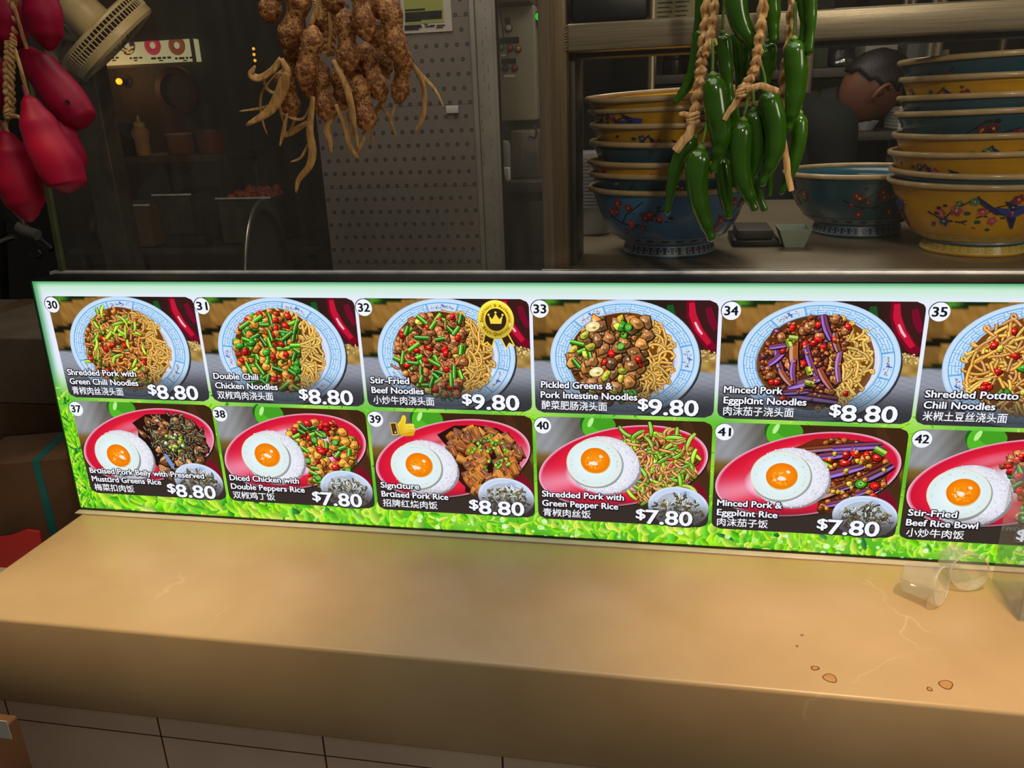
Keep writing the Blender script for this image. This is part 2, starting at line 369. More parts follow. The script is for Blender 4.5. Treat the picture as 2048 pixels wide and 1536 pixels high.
class Art:
    """layered flat print: shapes in panel units (150 wide x 100 high) on the menu face"""
    def __init__(s, L, zt, w, h, d0, step=2e-6):
        s.L, s.zt, s.w, s.h, s.d, s.step = L, zt, w, h, d0, step
        s.mb = MB(); s.fade = lambda u, v: 0.0; s.dark = (46, 46, 50); s.clip = True
    def P(s, u, v):
        if s.clip: u = min(150, max(0, u)); v = min(100, max(0, v))
        return (s.L+u/150*s.w, -s.d, s.zt-v/100*s.h)
    def col(s, c, u, v):
        a = s.fade(u, v); return lin(mixc(c, s.dark, a) if a else c)
    def poly(s, pts, c):
        k = len(s.mb.v); cs = c if isinstance(c, list) else [c]*len(pts)
        s.mb.v += [s.P(*p) for p in pts]; s.mb.c += [s.col(q, *p) for q, p in zip(cs, pts)]
        s.mb.f.append(tuple(range(k, k+len(pts)))); s.mb.mi.append(0); s.d += s.step
    def strip(s, pts, wd, c, taper=True, c2=None):
        n = len(pts); L_, R_ = [], []
        for i, (x, y) in enumerate(pts):
            x0, y0 = pts[max(0, i-1)]; x1, y1 = pts[min(n-1, i+1)]
            dx, dy = x1-x0, y1-y0; l = math.hypot(dx, dy) or 1
            q = wd/2*(1 if not taper else (0.55+0.45*math.sin(math.pi*(i+0.5)/n)))
            L_.append((x-dy/l*q, y+dx/l*q)); R_.append((x+dy/l*q, y-dx/l*q))
        k = len(s.mb.v)
        for i in range(n):
            cc = mixc(c, c2, i/(n-1)) if c2 else c
            s.mb.v += [s.P(*L_[i]), s.P(*R_[i])]; s.mb.c += [s.col(cc, *L_[i]), s.col(cc, *R_[i])]
        for i in range(n-1): s.mb.f.append((k+2*i, k+2*i+1, k+2*i+3, k+2*i+2)); s.mb.mi.append(0)
        s.d += s.step
    def ell(s, cu, cv, rx, ry, c, rot=0.0, n=40, a0=0, a1=6.28319, wob=0.0, ph=0.0):
        cr, sr = math.cos(rot), math.sin(rot); pts = []
        for i in range(n):
            a = a0+(a1-a0)*i/n; q = 1+wob*(math.sin(2*a+ph)+0.7*math.sin(3*a+2*ph)+0.5*math.sin(5*a+ph*3))
            x, y = rx*q*math.cos(a), ry*q*math.sin(a); pts.append((cu+x*cr-y*sr, cv+x*sr+y*cr))
        s.poly(pts, c)
    def radial(s, cu, cv, rx, ry, stops, rot=0.0, n=72, colf=None):
        """concentric ellipse gradient, stops = [(radius, colour), ...] from outside in"""
        cr, sr = math.cos(rot), math.sin(rot); k = len(s.mb.v)
        for (r_, c) in stops:
            for i in range(n):
                a = 6.28319*i/n; x, y = rx*r_*math.cos(a), ry*r_*math.sin(a)
                u, v = cu+x*cr-y*sr, cv+x*sr+y*cr
                cc = colf(c, a, r_) if colf else c
                s.mb.v.append(s.P(u, v)); s.mb.c.append(s.col(cc, u, v))
        for j in range(len(stops)-1):
            for i in range(n):
                i2 = (i+1) % n; s.mb.f.append((k+j*n+i, k+j*n+i2, k+(j+1)*n+i2, k+(j+1)*n+i)); s.mb.mi.append(0)
        j = len(stops)-1; s.mb.f.append(tuple(k+j*n+i for i in range(n))); s.mb.mi.append(0)
        s.d += s.step
    def grid(s, nu, nv, f, corner=7.0):
        k = len(s.mb.v)
        for j in range(nv+1):
            v = 100*j/nv
            e = 0.0
            if v < corner: e = corner-math.sqrt(max(0, corner**2-(corner-v)**2))
            elif v > 100-corner: e = corner-math.sqrt(max(0, corner**2-(v-100+corner)**2))
            for i in range(nu+1):
                u = e+(150-2*e)*i/nu
                s.mb.v.append(s.P(u, v)); s.mb.c.append(s.col(f(u, v), u, v))
        for j in range(nv):
            for i in range(nu):
                a = k+j*(nu+1)+i; s.mb.f.append((a, a+1, a+nu+2, a+nu+1)); s.mb.mi.append(0)
        s.d += s.step*4
    def flush(s, name, parent, label=None):
        o = part(s.mb, name, PRINT, parent, smooth=False, label=label); s.mb = MB(); s.d += 8e-6; return o

# ---- lettering
TCACHE = {}
def tgeo(txt, off):
    if (txt, off) in TCACHE: return TCACHE[(txt, off)]
    cu = bpy.data.curves.new('t', 'FONT'); cu.body = txt; cu.offset = off; cu.resolution_u = 3; cu.size = 1.0
    o = bpy.data.objects.new('t', cu); COL.objects.link(o)
    dg = bpy.context.evaluated_depsgraph_get(); dg.update()
    me = bpy.data.meshes.new_from_object(o.evaluated_get(dg), depsgraph=dg)
    vs = [(v.co.x, v.co.y) for v in me.vertices]; fs = [tuple(p.vertices) for p in me.polygons]
    bpy.data.objects.remove(o); bpy.data.curves.remove(cu); bpy.data.meshes.remove(me)
    TCACHE[(txt, off)] = (vs, fs); return vs, fs
def txt(art, s, u0, u1, vb, cap, c=(246, 248, 255), bold=0.014, outline=0.105, oc=(30, 24, 32), cjk=False, shear=0.0, ref='H'):
    vs, fs = tgeo(s, bold if cjk else 0.0)
    if not vs: return
    x0 = min(p[0] for p in vs); x1 = max(p[0] for p in vs)
    if cjk: y0 = min(p[1] for p in vs); y1 = max(p[1] for p in vs)
    else:
        rv, _ = tgeo(ref, 0.0); y0 = 0.0; y1 = max(p[1] for p in rv)
    sx = (u1-u0)/(x1-x0); sy = cap/(y1-y0)
    def put(v_, f_, cc, du=0, dv=0):
        k = len(art.mb.v)
        for (x, y) in v_:
            u = u0+(x-x0)*sx+du+shear*(y-y0)*sy; v = vb-(y-y0)*sy+dv
            art.mb.v.append(art.P(u, v)); art.mb.c.append(lin(cc))
        for f in f_: art.mb.f.append(tuple(k+i for i in f)); art.mb.mi.append(0)
        art.d += 6e-6
    if outline and cjk:
        ov, of = tgeo(s, bold+outline); put(ov, of, oc, 0.2, 0.25)
    elif outline:
        d0 = art.d
        for q in range(8):
            art.d = d0; put(vs, fs, oc, .2+outline*16*math.cos(q*.7854)*.75, .25+outline*16*math.sin(q*.7854)*.75)
        art.d = d0+6e-6
    if not cjk and bold > .012:
        d0 = art.d; e = (bold+.010)*cap*1.1
        for du, dv in ((-e, 0), (e, 0), (-e*.6, -e*.55), (e*.6, e*.55), (-e*.6, e*.55), (e*.6, -e*.55)): art.d = d0; put(vs, fs, c, du, dv)
        art.d = d0+6e-6
    put(vs, fs, c)
def arctext(art, s, cu, cv, rad, a_mid, per, size, c, inward=False):
    """letters along an arc; a_mid measured clockwise from the top in degrees"""
    n = len(s)
    for i, ch in enumerate(s):
        if ch == ' ': continue
        vs, fs = tgeo(ch, 0.008)
        if not vs: continue
        xm = (min(p[0] for p in vs)+max(p[0] for p in vs))/2
        a = math.radians(a_mid+(i-(n-1)/2)*per*(-1 if inward else 1))
        k = len(art.mb.v)
        for (x, y) in vs:
            x = (x-xm)*size*0.8; y = (y-0.35)*size
            if inward: x, y = -x, -y
            r_ = rad+y; u = cu+r_*math.sin(a)+x*math.cos(a); v = cv-r_*math.cos(a)+x*math.sin(a)
            art.mb.v.append(art.P(u, v)); art.mb.c.append(lin(c))
        for f in fs: art.mb.f.append(tuple(k+q for q in f)); art.mb.mi.append(0)
    art.d += 6e-6

# ---- leafy backdrop of the sheet
def sm(a, b, x): t = max(0, min(1, (x-a)/(b-a))); return t*t*(3-2*t)
SW = MXR+0.0785
bg = Art(-0.0785, MH, SW, MH, 0.0)
def backcol(x, z):
    zt = MH-z
    white = (232, 238, 255)
    c = mixc((196, 236, 205), white, sm(0.004, 0.034, zt))
    c = mixc((52, 150, 88), c, sm(-0.002, 0.011, zt))
    e = x+0.078-0.010*z/MH
    c = mixc((60, 150, 80), c, sm(-0.004, 0.018, e))
    k = sm(0.15, 0.24, zt); g = mixc((150, 220, 60), (92, 190, 40), 0.5+0.5*math.sin(x*33+z*40))
    c = mixc(c, g, k)
    return mixc(c, (60, 160, 40), sm(0.42, 0.45, zt)*0.5)
k = 0; NX, NZ = 220, 64
for j in range(NZ+1):
    q = (j/NZ); q = q*q*0.5+q*0.5
    for i in range(NX+1):
        z = MH*(1-q); xl = -0.0785+0.0105*z/MH; t = i/NX; t = t*t*0.35+t*0.65
        x = xl+(MXR-xl)*t
        bg.mb.v.append((x, 0, z)); bg.mb.c.append(lin(backcol(x, z)))
for j in range(NZ):
    for i in range(NX):
        a = j*(NX+1)+i; bg.mb.f.append((a, a+1, a+NX+2, a+NX+1)); bg.mb.mi.append(0)
bg.d = 2e-5
def leaf(x, z, l, wd, ang, c, vein=True):
    pts = []; n = 7; ca, sa = math.cos(ang), math.sin(ang); bend = R.uniform(-.35, .35)
    up, dn = [], []
    for i in range(n):
        t = i/(n-1); q = wd*math.sin(math.pi*t**0.8)*0.5; b = bend*l*t*t
        up.append((t*l, b+q)); dn.append((t*l, b-q))
    ring = up+dn[::-1][1:-1]
    pts = [(x+p*ca-q*sa, z+p*sa+q*ca) for p, q in ring]
    pts = [(max(-0.0775+0.0105*max(0, q)/MH, p), min(MH-.002, max(0.0012, q))) for p, q in pts]
    kk = len(bg.mb.v)
    for i, (p, q) in enumerate(pts):
        bg.mb.v.append((p, -bg.d, q)); bg.mb.c.append(lin(sc(c, 1.22 if i < n else 0.8)))
    bg.mb.f.append(tuple(range(kk, kk+len(pts)))); bg.mb.mi.append(0); bg.d += 4e-7
GREENS = [(150, 232, 30), (118, 214, 24), (86, 190, 30), (190, 244, 70), (60, 158, 36), (34, 120, 50), (210, 250, 120), (24, 96, 48)]
for i in range(1500):      # turf fine texture over the lower two thirds
    x = R.uniform(-0.075, MXR-0.005); z = R.uniform(0.0, 0.255)
    g = GREENS[min(7, int(abs(R.gauss(0, 2.6))))]
    leaf(x, z, R.uniform(.006, .014), R.uniform(.002, .005), R.uniform(0, 6.28), g)
for i in range(520):       # the big bright leaves along the foot
    x = -0.072+(MXR+.06)*(i/520)+R.uniform(-.004, .004); z = R.uniform(-0.004, 0.036)
    big = 1.0 if (x < 0.6 or 1.0 < x < 1.15) else 0.65
    g = GREENS[min(7, int(abs(R.gauss(0, 2.2))))]
    leaf(x, z, R.uniform(.018, .044)*big, R.uniform(.009, .02)*big, R.uniform(.3, 2.8), mixc(g, (220, 255, 120), R.choice([0, .1, .25, .5])))
for i in range(230):       # grass up the left edge
    z = R.uniform(0.0, 0.24)*R.uniform(.6, 1); x = R.uniform(-.076, -.046)
    leaf(x, z, R.uniform(.016, .034), R.uniform(.003, .007), R.uniform(.4, 2.7), R.choice(GREENS[:6]))
for i in range(60):
    x = R.uniform(0.55, 1.7); z = R.uniform(0.004, .036); rr_ = R.uniform(.002, .0055); kk = len(bg.mb.v)
    for a in range(12): bg.mb.v.append((x+rr_*math.cos(a*.5236), -bg.d, max(.0015, z+rr_*math.sin(a*.5236)))); bg.mb.c.append(lin(R.choice([(222, 255, 190), (180, 240, 110)])))
    bg.mb.f.append(tuple(range(kk, kk+12))); bg.mb.mi.append(0); bg.d += 4e-7
part(bg.mb, 'leafy_backdrop', PRINT, menu, smooth=False, label='printed backdrop of green leaves fading to white at the top')
mb = MB()
mb.box((-0.0795, -0.0035, 0.0032), (MXR, 0.0006, 0.0064)); mb.box((-0.069, -0.003, MH-0.0012), (MXR, 0.0006, MH+0.0012))
mb.obox((-0.0742, -0.0012, MH/2), (0.0009, 0, 0), (0, 0.0018, 0), (0.0050, 0, MH/2-0.002))
part(mb, 'edge_trim', BLACKP, menu)

# ---- food drawing kit
def wander(u, v, a, l, n, turn, inside=None):
    pts = [(u, v)]; da = R.uniform(-turn, turn)
    for i in range(n):
        a += da+R.uniform(-turn, turn)*0.5; da = da*0.9+R.uniform(-turn, turn)*0.3
        u += math.cos(a)*l/n; v += math.sin(a)*l/n
        if inside and not inside(u, v):
            a += 1.3; u -= math.cos(a)*l/n*0.4
        pts.append((u, v))
    return pts
def noodle(art, u, v, inside, base=(230, 164, 58), l=26, wd=1.9, turn=0.42):
    p = wander(u, v, R.uniform(0, 6.28), l*R.uniform(.6, 1.2), 11, turn, inside)
    b = sc(base, R.uniform(.86, 1.1))
    art.strip(p, wd*1.35, sc(b, 0.42), False); art.strip(p, wd*0.95, b, False)
    art.strip([(x-.12*wd, y-.2*wd) for x, y in p], wd*0.32, mixc(b, (255, 244, 190), .62), False)
def shred(art, u, v, c, l=9, wd=1.9, turn=0.5):
    p = wander(u, v, R.uniform(0, 6.28), l*R.uniform(.7, 1.3), 6, turn)
    c = sc(c, R.uniform(.85, 1.15))
    art.strip(p, wd*1.5, sc(c, .34)); art.strip(p, wd, c, True, sc(c, 1.15))
    art.strip([(x-.15*wd, y-.22*wd) for x, y in p[1:-1]], wd*.3, mixc(c, (255, 245, 220), .6))
def chunk(art, u, v, r, c, n=8, asp=1.0, rot=None):
    rot = R.uniform(0, 6.28) if rot is None else rot
    rs = [r*R.uniform(.62, 1.2) for _ in range(n)]; c = sc(c, R.uniform(.86, 1.14))
    def ring(k, du=0, dv=0):
        o = []
        for i in range(n):
            a = 6.28319*i/n; x, y = rs[i]*k*math.cos(a)*asp, rs[i]*k*math.sin(a)
            o.append((u+du+x*math.cos(rot)-y*math.sin(rot), v+dv+x*math.sin(rot)+y*math.cos(rot)))
        return o
    art.poly(ring(1.2, .25, .4), sc(c, .3)); pts = ring(1.0)
    art.poly(pts, [sc(c, 1.25 if (p[0]-u)+(p[1]-v) < 0 else .78) for p in pts])
    art.poly(ring(.45, .3*r, .25*r), sc(c, .72)); art.poly(ring(.4, -.05*r, -.3*r), sc(c, 1.2))
    art.poly(ring(R.uniform(.12, .3), -.3*r, -.25*r), mixc(c, (255, 246, 224), .7)); art.poly(ring(.14, .2*r, -.1*r), mixc(c, (255, 240, 214), .5))
def tube(art, u, v, l, wd, c, a=None):
    a = R.uniform(0, 6.28) if a is None else a
    p = [(u+math.cos(a)*l*(t-.5), v+math.sin(a)*l*(t-.5)) for t in (0, .33, .66, 1)]
    c = sc(c, R.uniform(.8, 1.15))
    art.strip([(x+.2, y+.35) for x, y in p], wd*1.45, sc(c, .3), False); art.strip(p, wd, c, False)
    ox, oy = -math.sin(a)*wd*.2, math.cos(a)*wd*.2
    if oy > 0: ox, oy = -ox, -oy
    art.strip([(x+ox, y+oy) for x, y in p], wd*.3, mixc(c, (240, 255, 200), .55), False)
    art.strip([(x-ox*1.5, y-oy*1.5) for x, y in p], wd*.25, sc(c, .6), False)
def ringlet(art, u, v, r, c):
    art.ell(u+.2, v+.3, r*1.2, r, sc(c, .3), R.uniform(0, 3), 14); art.ell(u, v, r, r*.82, c, R.uniform(0, 3), 14)
    art.ell(u, v, r*.5, r*.4, mixc(c, (240, 240, 150), .6), 0, 10); art.ell(u-.1, v, r*.22, r*.16, sc(c, .6), 0, 8)
def eggplant(art, u, v, l, wd, a, c):
    p = [(u+math.cos(a)*l*(t-.5)-math.sin(a)*l*.08*math.sin(t*3), v+math.sin(a)*l*(t-.5)) for t in (0, .15, .35, .6, .85, 1)]
    art.strip([(x+.3, y+.5) for x, y in p], wd*1.3, (30, 14, 22)); art.strip(p, wd, c, True, sc(c, .7))
    ox, oy = -math.sin(a)*wd*.24, math.cos(a)*wd*.24
    art.strip([(x+ox, y+oy) for x, y in p], wd*.34, mixc(c, (220, 190, 250), .5)); art.strip([(x-ox, y-oy) for x, y in p], wd*.3, mixc(c, (150, 80, 40), .75))
def scatter(n, cu, cv, rx, ry, test=None):
    out = []
    while len(out) < n:
        a, q = R.uniform(0, 6.28), math.sqrt(R.random()); u, v = cu+rx*q*math.cos(a), cv+ry*q*math.sin(a)
        if test is None or test(u, v): out.append((u, v))
    return out
BEEF, MEAT, CHICK, RED, GRN, LIME, DGRN, YEL, PURP, SAUCE = (172, 102, 56), (204, 124, 50), (226, 142, 52), (212, 28, 24), (84, 190, 34), (160, 206, 44), (40, 110, 36), (226, 196, 60), (104, 52, 150), (96, 50, 22)

def plate_rim(art, rot0):
    cu, cv, RX, RY = 75.5, 50, 61.5, 50.2
    art.ell(cu+1.2, cv+1.4, RX*1.005, RY*1.0, (50, 54, 60))
    art.radial(cu, cv, RX, RY, [(1.0, (170, 205, 235)), (.975, (206, 226, 250)), (.925, (196, 222, 250)), (.92, (206, 228, 250)), (.765, (198, 220, 246)), (.755, (168, 200, 232)), (.745, (226, 232, 248)), (.68, (206, 214, 236)), (.3, (200, 206, 228))])
    def pt(a, r_): a = math.radians(a); return (cu+RX*r_*math.sin(a), cv-RY*r_*math.cos(a))
    B = (84, 168, 226)
    def arc(a0, a1, r_, wd=.5, c=B):
        n = max(2, int(abs(a1-a0)/4)+1); art.strip([pt(a0+(a1-a0)*i/n, r_) for i in range(n+1)], wd, c, False)
    def rad(a, r0, r1, wd=.5, c=B): art.strip([pt(a, r0), pt(a, (r0+r1)/2), pt(a, r1)], wd, c, False)
    arc(0, 360, .925, .8); arc(0, 360, .775, .8)
    r_ = (.925, .888, .85, .812, .775)
    cart = [rot0, rot0+120, rot0+240]
    for k in range(3):
        a0, a1 = cart[k]+15, cart[(k+1) % 3]+(360 if k == 2 else 0)-15
        n = 14; st_ = (a1-a0)/n
        for i in range(n):
            a = a0+i*st_
            if i % 2 == 0:
                rad(a, r_[0], r_[1]); arc(a, a+st_*1.5, r_[1]); rad(a+st_*1.5, r_[1], r_[2]); arc(a+st_*.5, a+st_*1.5, r_[2]); rad(a+st_*.5, r_[2], r_[3])
                arc(a-st_*.3, a+st_, r_[3]); rad(a+st_, r_[3], r_[4])
            else:
                rad(a+st_*.6, r_[0], r_[1]); arc(a+st_*.4, a+st_*1.2, r_[2]); rad(a+st_*.4, r_[2], r_[4]); arc(a+st_*.4, a+st_, r_[3])
        rad(a0-1, r_[0], r_[4], .7, (70, 154, 216)); rad(a1+1, r_[0], r_[4], .7, (70, 154, 216)); rad(a0, r_[0], r_[4], .5); rad(a1, r_[0], r_[4], .5)
    for a in cart:
        for i in range(26):
            t = R.uniform(-11, 11); q = .85+R.gauss(0, .022)
            u, v = pt(a+t, q); c = R.choice([(208, 60, 100), (60, 80, 150), (120, 150, 160), (214, 90, 120), (90, 130, 130)])
            art.ell(u, v, R.uniform(.35, .8), R.uniform(.3, .55), c, R.uniform(0, 3), 6)
        art.strip([pt(a-9, .86), pt(a-3, .84), pt(a+2, .865), pt(a+9, .85)], .35, (90, 100, 130), True)
        b = pt(a+1, .87); art.strip([(b[0]-2, b[1]-1.2), b, (b[0]+2.2, b[1]+.4)], 1.0, (60, 84, 190)); art.strip([(b[0]-.5, b[1]-2), b], .8, (60, 84, 190))

def bg_top(u, v):
    table = mixc((150, 154, 166), (96, 98, 108), sm(60, 100, v)+.12*math.sin(u*.5+v*1.3))
    edge = 53+u*0.05
    wood = (34, 26, 20)
    if u < 85:
        yy = v+u*.17; gr = .12*math.sin(yy*2.3+math.sin(u*.11)*1.5)+.1*math.sin(yy*5.1+u*.03)
        if yy < 9: wood = mixc((24, 44, 18), (84, 140, 40), max(0, math.sin(u*.16-.6))*(1 if yy < 7 else .3))
        elif yy < 30: wood = mixc((166, 124, 60), (122, 84, 36), .4+gr+.5*sm(22, 30, yy))
        elif yy < 36: wood = (30, 28, 16) if u < 30 or yy > 34 else (150, 30, 40)
        elif yy < 51: wood = mixc((172, 130, 64), (124, 86, 38), .4+gr+.4*sm(46, 51, yy))
        elif yy < 57: wood = (34, 44, 18)
        else: wood = mixc((150, 110, 54), (108, 76, 34), .4+gr)
        if u < 12 and yy > 9: wood = sc(wood, .8)
    else: wood = mixc((40, 30, 24), (74, 28, 30), sm(100, 140, u)*.6)
    if u > 118 and v > 36+.05*u: wood = mixc((190, 156, 86), (140, 108, 52), .5+.5*math.sin(u*2.1)*math.cos(v*2.3))
    return mixc(wood, table, sm(edge-1.5, edge+1.5, v))
def bg_low(u, v):
    c = mixc((150, 152, 156), (96, 92, 84), sm(10, 44, u)+.1*math.sin(u*.6+v*.4))
    c = mixc(c, (64, 40, 22), sm(48, 70, u+v*.2))
    if v > 30: c = mixc(c, mixc((120, 92, 40), (70, 50, 26), sm(40, 52, v)), sm(30, 40, v))
    return mixc(c, (60, 48, 38), sm(60, 85, v))

def badge(art, num, panel, row):
    art.clip = False
    cu, cv, r_ = 6.6, 7.6, 7.4
    art.ell(cu-.35, cv-.3, r_+.3, r_+.3, (40, 44, 48) if row == 0 else (70, 120, 40), n=36)
    art.ell(cu, cv, r_, r_, (244, 248, 255), n=36)
    txt(art, num, cu-5.1, cu+5.1, cv+3.5, 7.2, (26, 24, 32), .034, 0)
    art.clip = True
    art.flush('number_badge', panel)

def price(art, p, u0, u1, panel):
    ud = u0+(u1-u0)*.165
    txt(art, '$', u0, ud, 93, 9.2, bold=.03, outline=.10)
    if p: txt(art, p, ud+.8, u1, 97.6, 13.6, bold=.03, outline=.10, ref='8')
    art.flush('price', panel)
def dish_name(art, l1, a0, a1, l2, b0, b1, zh, c0, c1, panel):
    l1, l2 = l1.replace('a', AL), l2.replace('a', AL)
    txt(art, l1, a0, a1, 76.2, 5.8, bold=.026); txt(art, l2, b0, b1, 85.4, 5.8, bold=.026)
    txt(art, zh, c0, c1, 96.0, 8.2, bold=.012, outline=.03, cjk=True)
    art.flush('dish_name', panel)
AL = '\u0251'
TOP = [
 ('30', 0, '8.80', 89, 140, 'Shredded Pork with', 6.3, 79.3, 'Green Chili Noodles', 6.6, 79.6, '青椒肉丝浇头面', 7, 62),
 ('31', 22, '8.80', 89, 140, 'Double Chili', 6.4, 50.8, 'Chicken Noodles', 6.6, 68.5, '双椒鸡肉浇头面', 7, 63),
 ('32', 0, '9.80', 89, 139, 'Stir-Fried', 6, 41.6, 'Beef Noodles', 6.2, 54, '小炒牛肉浇头面', 6.7, 63.3),
 ('33', -32, '9.80', 88, 137, 'Pickled Greens &', 6, 66, 'Pork Intestine Noodles', 5.5, 87, '酸菜肥肠浇头面', 6, 62),
 ('34', -28, '8.80', 87.5, 138, 'Minced Pork', 4.3, 50, 'Eggplant Noodles', 4.5, 69, '肉沫茄子浇头面', 4.5, 60),
 ('35', 5, None, 0, 0, 'Shredded Potato', 4.5, 71, 'Chili Noodles', 4.6, 56, '米椒土豆丝浇头面', 4.8, 66)]
LOW = [
 ('37', (41.5, 56), (40, 55), '8.80', 89, 140, 'Braised Pork Belly with Preserved', 6, 131, 'Mustard Greens Rice', 6.3, 83, '梅菜扣肉饭', 7, 51.6),
 ('38', (48, 48), (46, 49), '7.80', 89, 138, 'Diced Chicken with', 5.7, 77, 'Double Peppers Rice', 5.6, 81.6, '双椒鸡丁饭', 6, 50),
 ('39', (44, 51.5), (41, 53), '8.80', 89.5, 140, 'Signature', 5.5, 42.6, 'Braised Pork Rice', 5.5, 69.6, '招牌红烧肉饭', 5.8, 59),
 ('40', (52, 39), (51, 42), '7.80', 88, 136, 'Shredded Pork with', 4.6, 77, 'Green Pepper Rice', 4.5, 72, '青椒肉丝饭', 5, 48),
 ('41', (55, 46), (54, 46), '7.80', 87, 136, 'Minced Pork &', 4, 57, 'Eggplant Rice', 4.2, 54, '肉沫茄子饭', 4.5, 47),
 ('42', (43, 53), (40, 55), '', 88, 136, 'Stir-Fried', 4, 41, 'Beef Rice Bowl', 3.6, 58, '小炒牛肉饭', 4.5, 49)]
SOUPTXT = '2麺6'

def blob(art, cu, cv, rx, ry, c, wob=.05): art.ell(cu, cv, rx, ry, c, 0, 40, wob=wob, ph=R.uniform(0, 6))
def topping_top(i, art):
    CU, CV, RX, RY = 73, 49, 43, 39
    ins = lambda u, v: ((u-CU)/RX)**2+((v-CV)/RY)**2 < 1
    noo = lambda u, v: u > 80+(50-v)*.18
    blob(art, CU+.6, CV+1.5, RX*1.02, RY*1.02, (186, 178, 186) if i != 4 else (120, 84, 60), .02)
    blob(art, CU, CV, RX*.99, RY*.99, (120, 70, 24), .02)
    if i == 5:
        for u, v in scatter(150, CU, CV, RX*.93, RY*.93): noodle(art, u, v, ins, R.choice([(232, 160, 50), (222, 140, 50), (240, 186, 70), (206, 130, 70)]), 24, 2.1, .25)
    else:
        for u, v in scatter(105, CU, CV, RX*.95, RY*.95, lambda u, v: noo(u, v)): noodle(art, u, v, lambda u, v: ins(u, v) and u > 70, (226, 164, 62) if i in (0, 3, 2) else (234, 178, 74), 24)
    art.flush('noodles', art.panel)
    LC, LR = (62 if i != 1 else 64), 33
    tin = lambda u, v: ins(u, v) and u < 92+(50-v)*.12
    pts = lambda n, k=.95: scatter(n, CU, CV, RX*k, RY*k, tin)
    if i != 5: art.poly([(CU+RX*.97*math.cos(a)*(1 if math.cos(a) < .25 else .25/max(.25, math.cos(a))), CV+RY*.97*math.sin(a)) for a in [6.283*k/44 for k in range(44)]], SAUCE)
    if i != 5:
        und = {0: [(170, 100, 40), (110, 130, 40), (140, 80, 36)], 1: [(206, 124, 46), (80, 140, 40), (190, 60, 30), (170, 100, 40)], 2: [(170, 96, 48), (190, 116, 60), (130, 70, 38), (206, 140, 80)], 3: [(150, 100, 56), (170, 120, 60), (120, 80, 44)], 4: [(120, 56, 30), (150, 76, 40), (90, 44, 60)]}[i]
        for u, v in pts(170): chunk(art, u, v, 2.6, R.choice(und), 7, 1.4)
    T = []
    if i == 0: T = [('s', u, v) for u, v in pts(150)]+[('g', u, v) for u, v in pts(34)]+[('m', u, v) for u, v in pts(22)]+[('r', u, v) for u, v in pts(9)]
    if i == 1: T = [('c', u, v) for u, v in pts(60)]+[('t', u, v) for u, v in pts(52)]+[('R', u, v) for u, v in pts(24)]+[('d', u, v) for u, v in pts(10)]
    if i == 2: T = [('b', u, v) for u, v in pts(110)]+[('s', u, v) for u, v in pts(30)]+[('t', u, v) for u, v in pts(44)]+[('r', u, v) for u, v in pts(20)]+[('y', u, v) for u, v in pts(4)]
    if i == 3: T = [('i', u, v) for u, v in pts(70)]+[('p', u, v) for u, v in pts(18)]+[('o', u, v) for u, v in pts(9)]+[('r', u, v) for u, v in pts(6)]+[('t', u, v) for u, v in pts(5)]
    if i == 4: T = [('n', u, v) for u, v in pts(110)]+[('b', u, v) for u, v in pts(22)]+[('r', u, v) for u, v in pts(9)]
    if i == 5: T = [('r', u, v) for u, v in pts(16, .8)]+[('d', u, v) for u, v in pts(9, .8)]+[('q', u, v) for u, v in pts(4, .7)]
    first = [t for t in T if t[0] in 'sbcin']; rest = [t for t in T if t[0] not in 'sbcin']; R.shuffle(rest)
    m = int(len(first)*.6); T = first[:m]+rest[:len(rest)//2]+first[m:]+rest[len(rest)//2:]
    for k, u, v in T:
        if k == 's': shred(art, u, v, MEAT if i == 0 else (176, 100, 50), 8, 1.9)
        elif k == 'g': shred(art, u, v, LIME, 11, 2.6, .25)
        elif k == 'm': chunk(art, u, v, 2.4, (206, 126, 52), 7)
        elif k == 'r': chunk(art, u, v, 2.4, RED, 6, 1.5)
        elif k == 'R': chunk(art, u, v, 2.9, (214, 34, 26), 6, 1.3)
        elif k == 'c': chunk(art, u, v, 4.2, CHICK, 8)
        elif k == 't': tube(art, u, v, R.uniform(7, 13), 3.0, R.choice([GRN, (110, 206, 40), (56, 150, 40)]))
        elif k == 'd': chunk(art, u, v, 3.2, R.choice([(60, 150, 40), (90, 170, 50)]), 7, 1.3)
        elif k == 'b': chunk(art, u, v, 3.9, BEEF, 9)
        elif k == 'i': chunk(art, u, v, 5.0, R.choice([(170, 114, 66), (150, 98, 54), (192, 128, 60), (124, 82, 52)]), 9, 1.25)
        elif k == 'p': chunk(art, u, v, 3.2, R.choice([(190, 186, 60), (166, 170, 50), (210, 180, 60)]), 7, 1.5)
        elif k == 'o': ringlet(art, u, v, 3.2, R.choice([(60, 160, 40), (90, 180, 60)]))
        elif k == 'n': chunk(art, u, v, 1.6, R.choice([(150, 74, 34), (186, 104, 44), (120, 58, 30)]), 6)
        elif k == 'y' or k == 'q': chunk(art, u, v, 2.6, (236, 206, 80), 6, 1.3)
    if i == 3:
        for u, v in ((50, 22), (53, 61)): art.ell(u+.4, v+.6, 6.2, 4.2, (110, 90, 40), -.3, 20); art.ell(u, v, 6, 4, (240, 226, 160), -.3, 20); art.ell(u-1, v-1, 2.4, 1.4, (255, 250, 220), -.3, 12); art.ell(u+1.5, v+1, 1.6, 1, (190, 140, 60), 0, 10)
        chunk(art, 74, 22, 4, (60, 150, 40), 8, 1.4); ringlet(art, 79, 22, 3.6, (60, 160, 40))
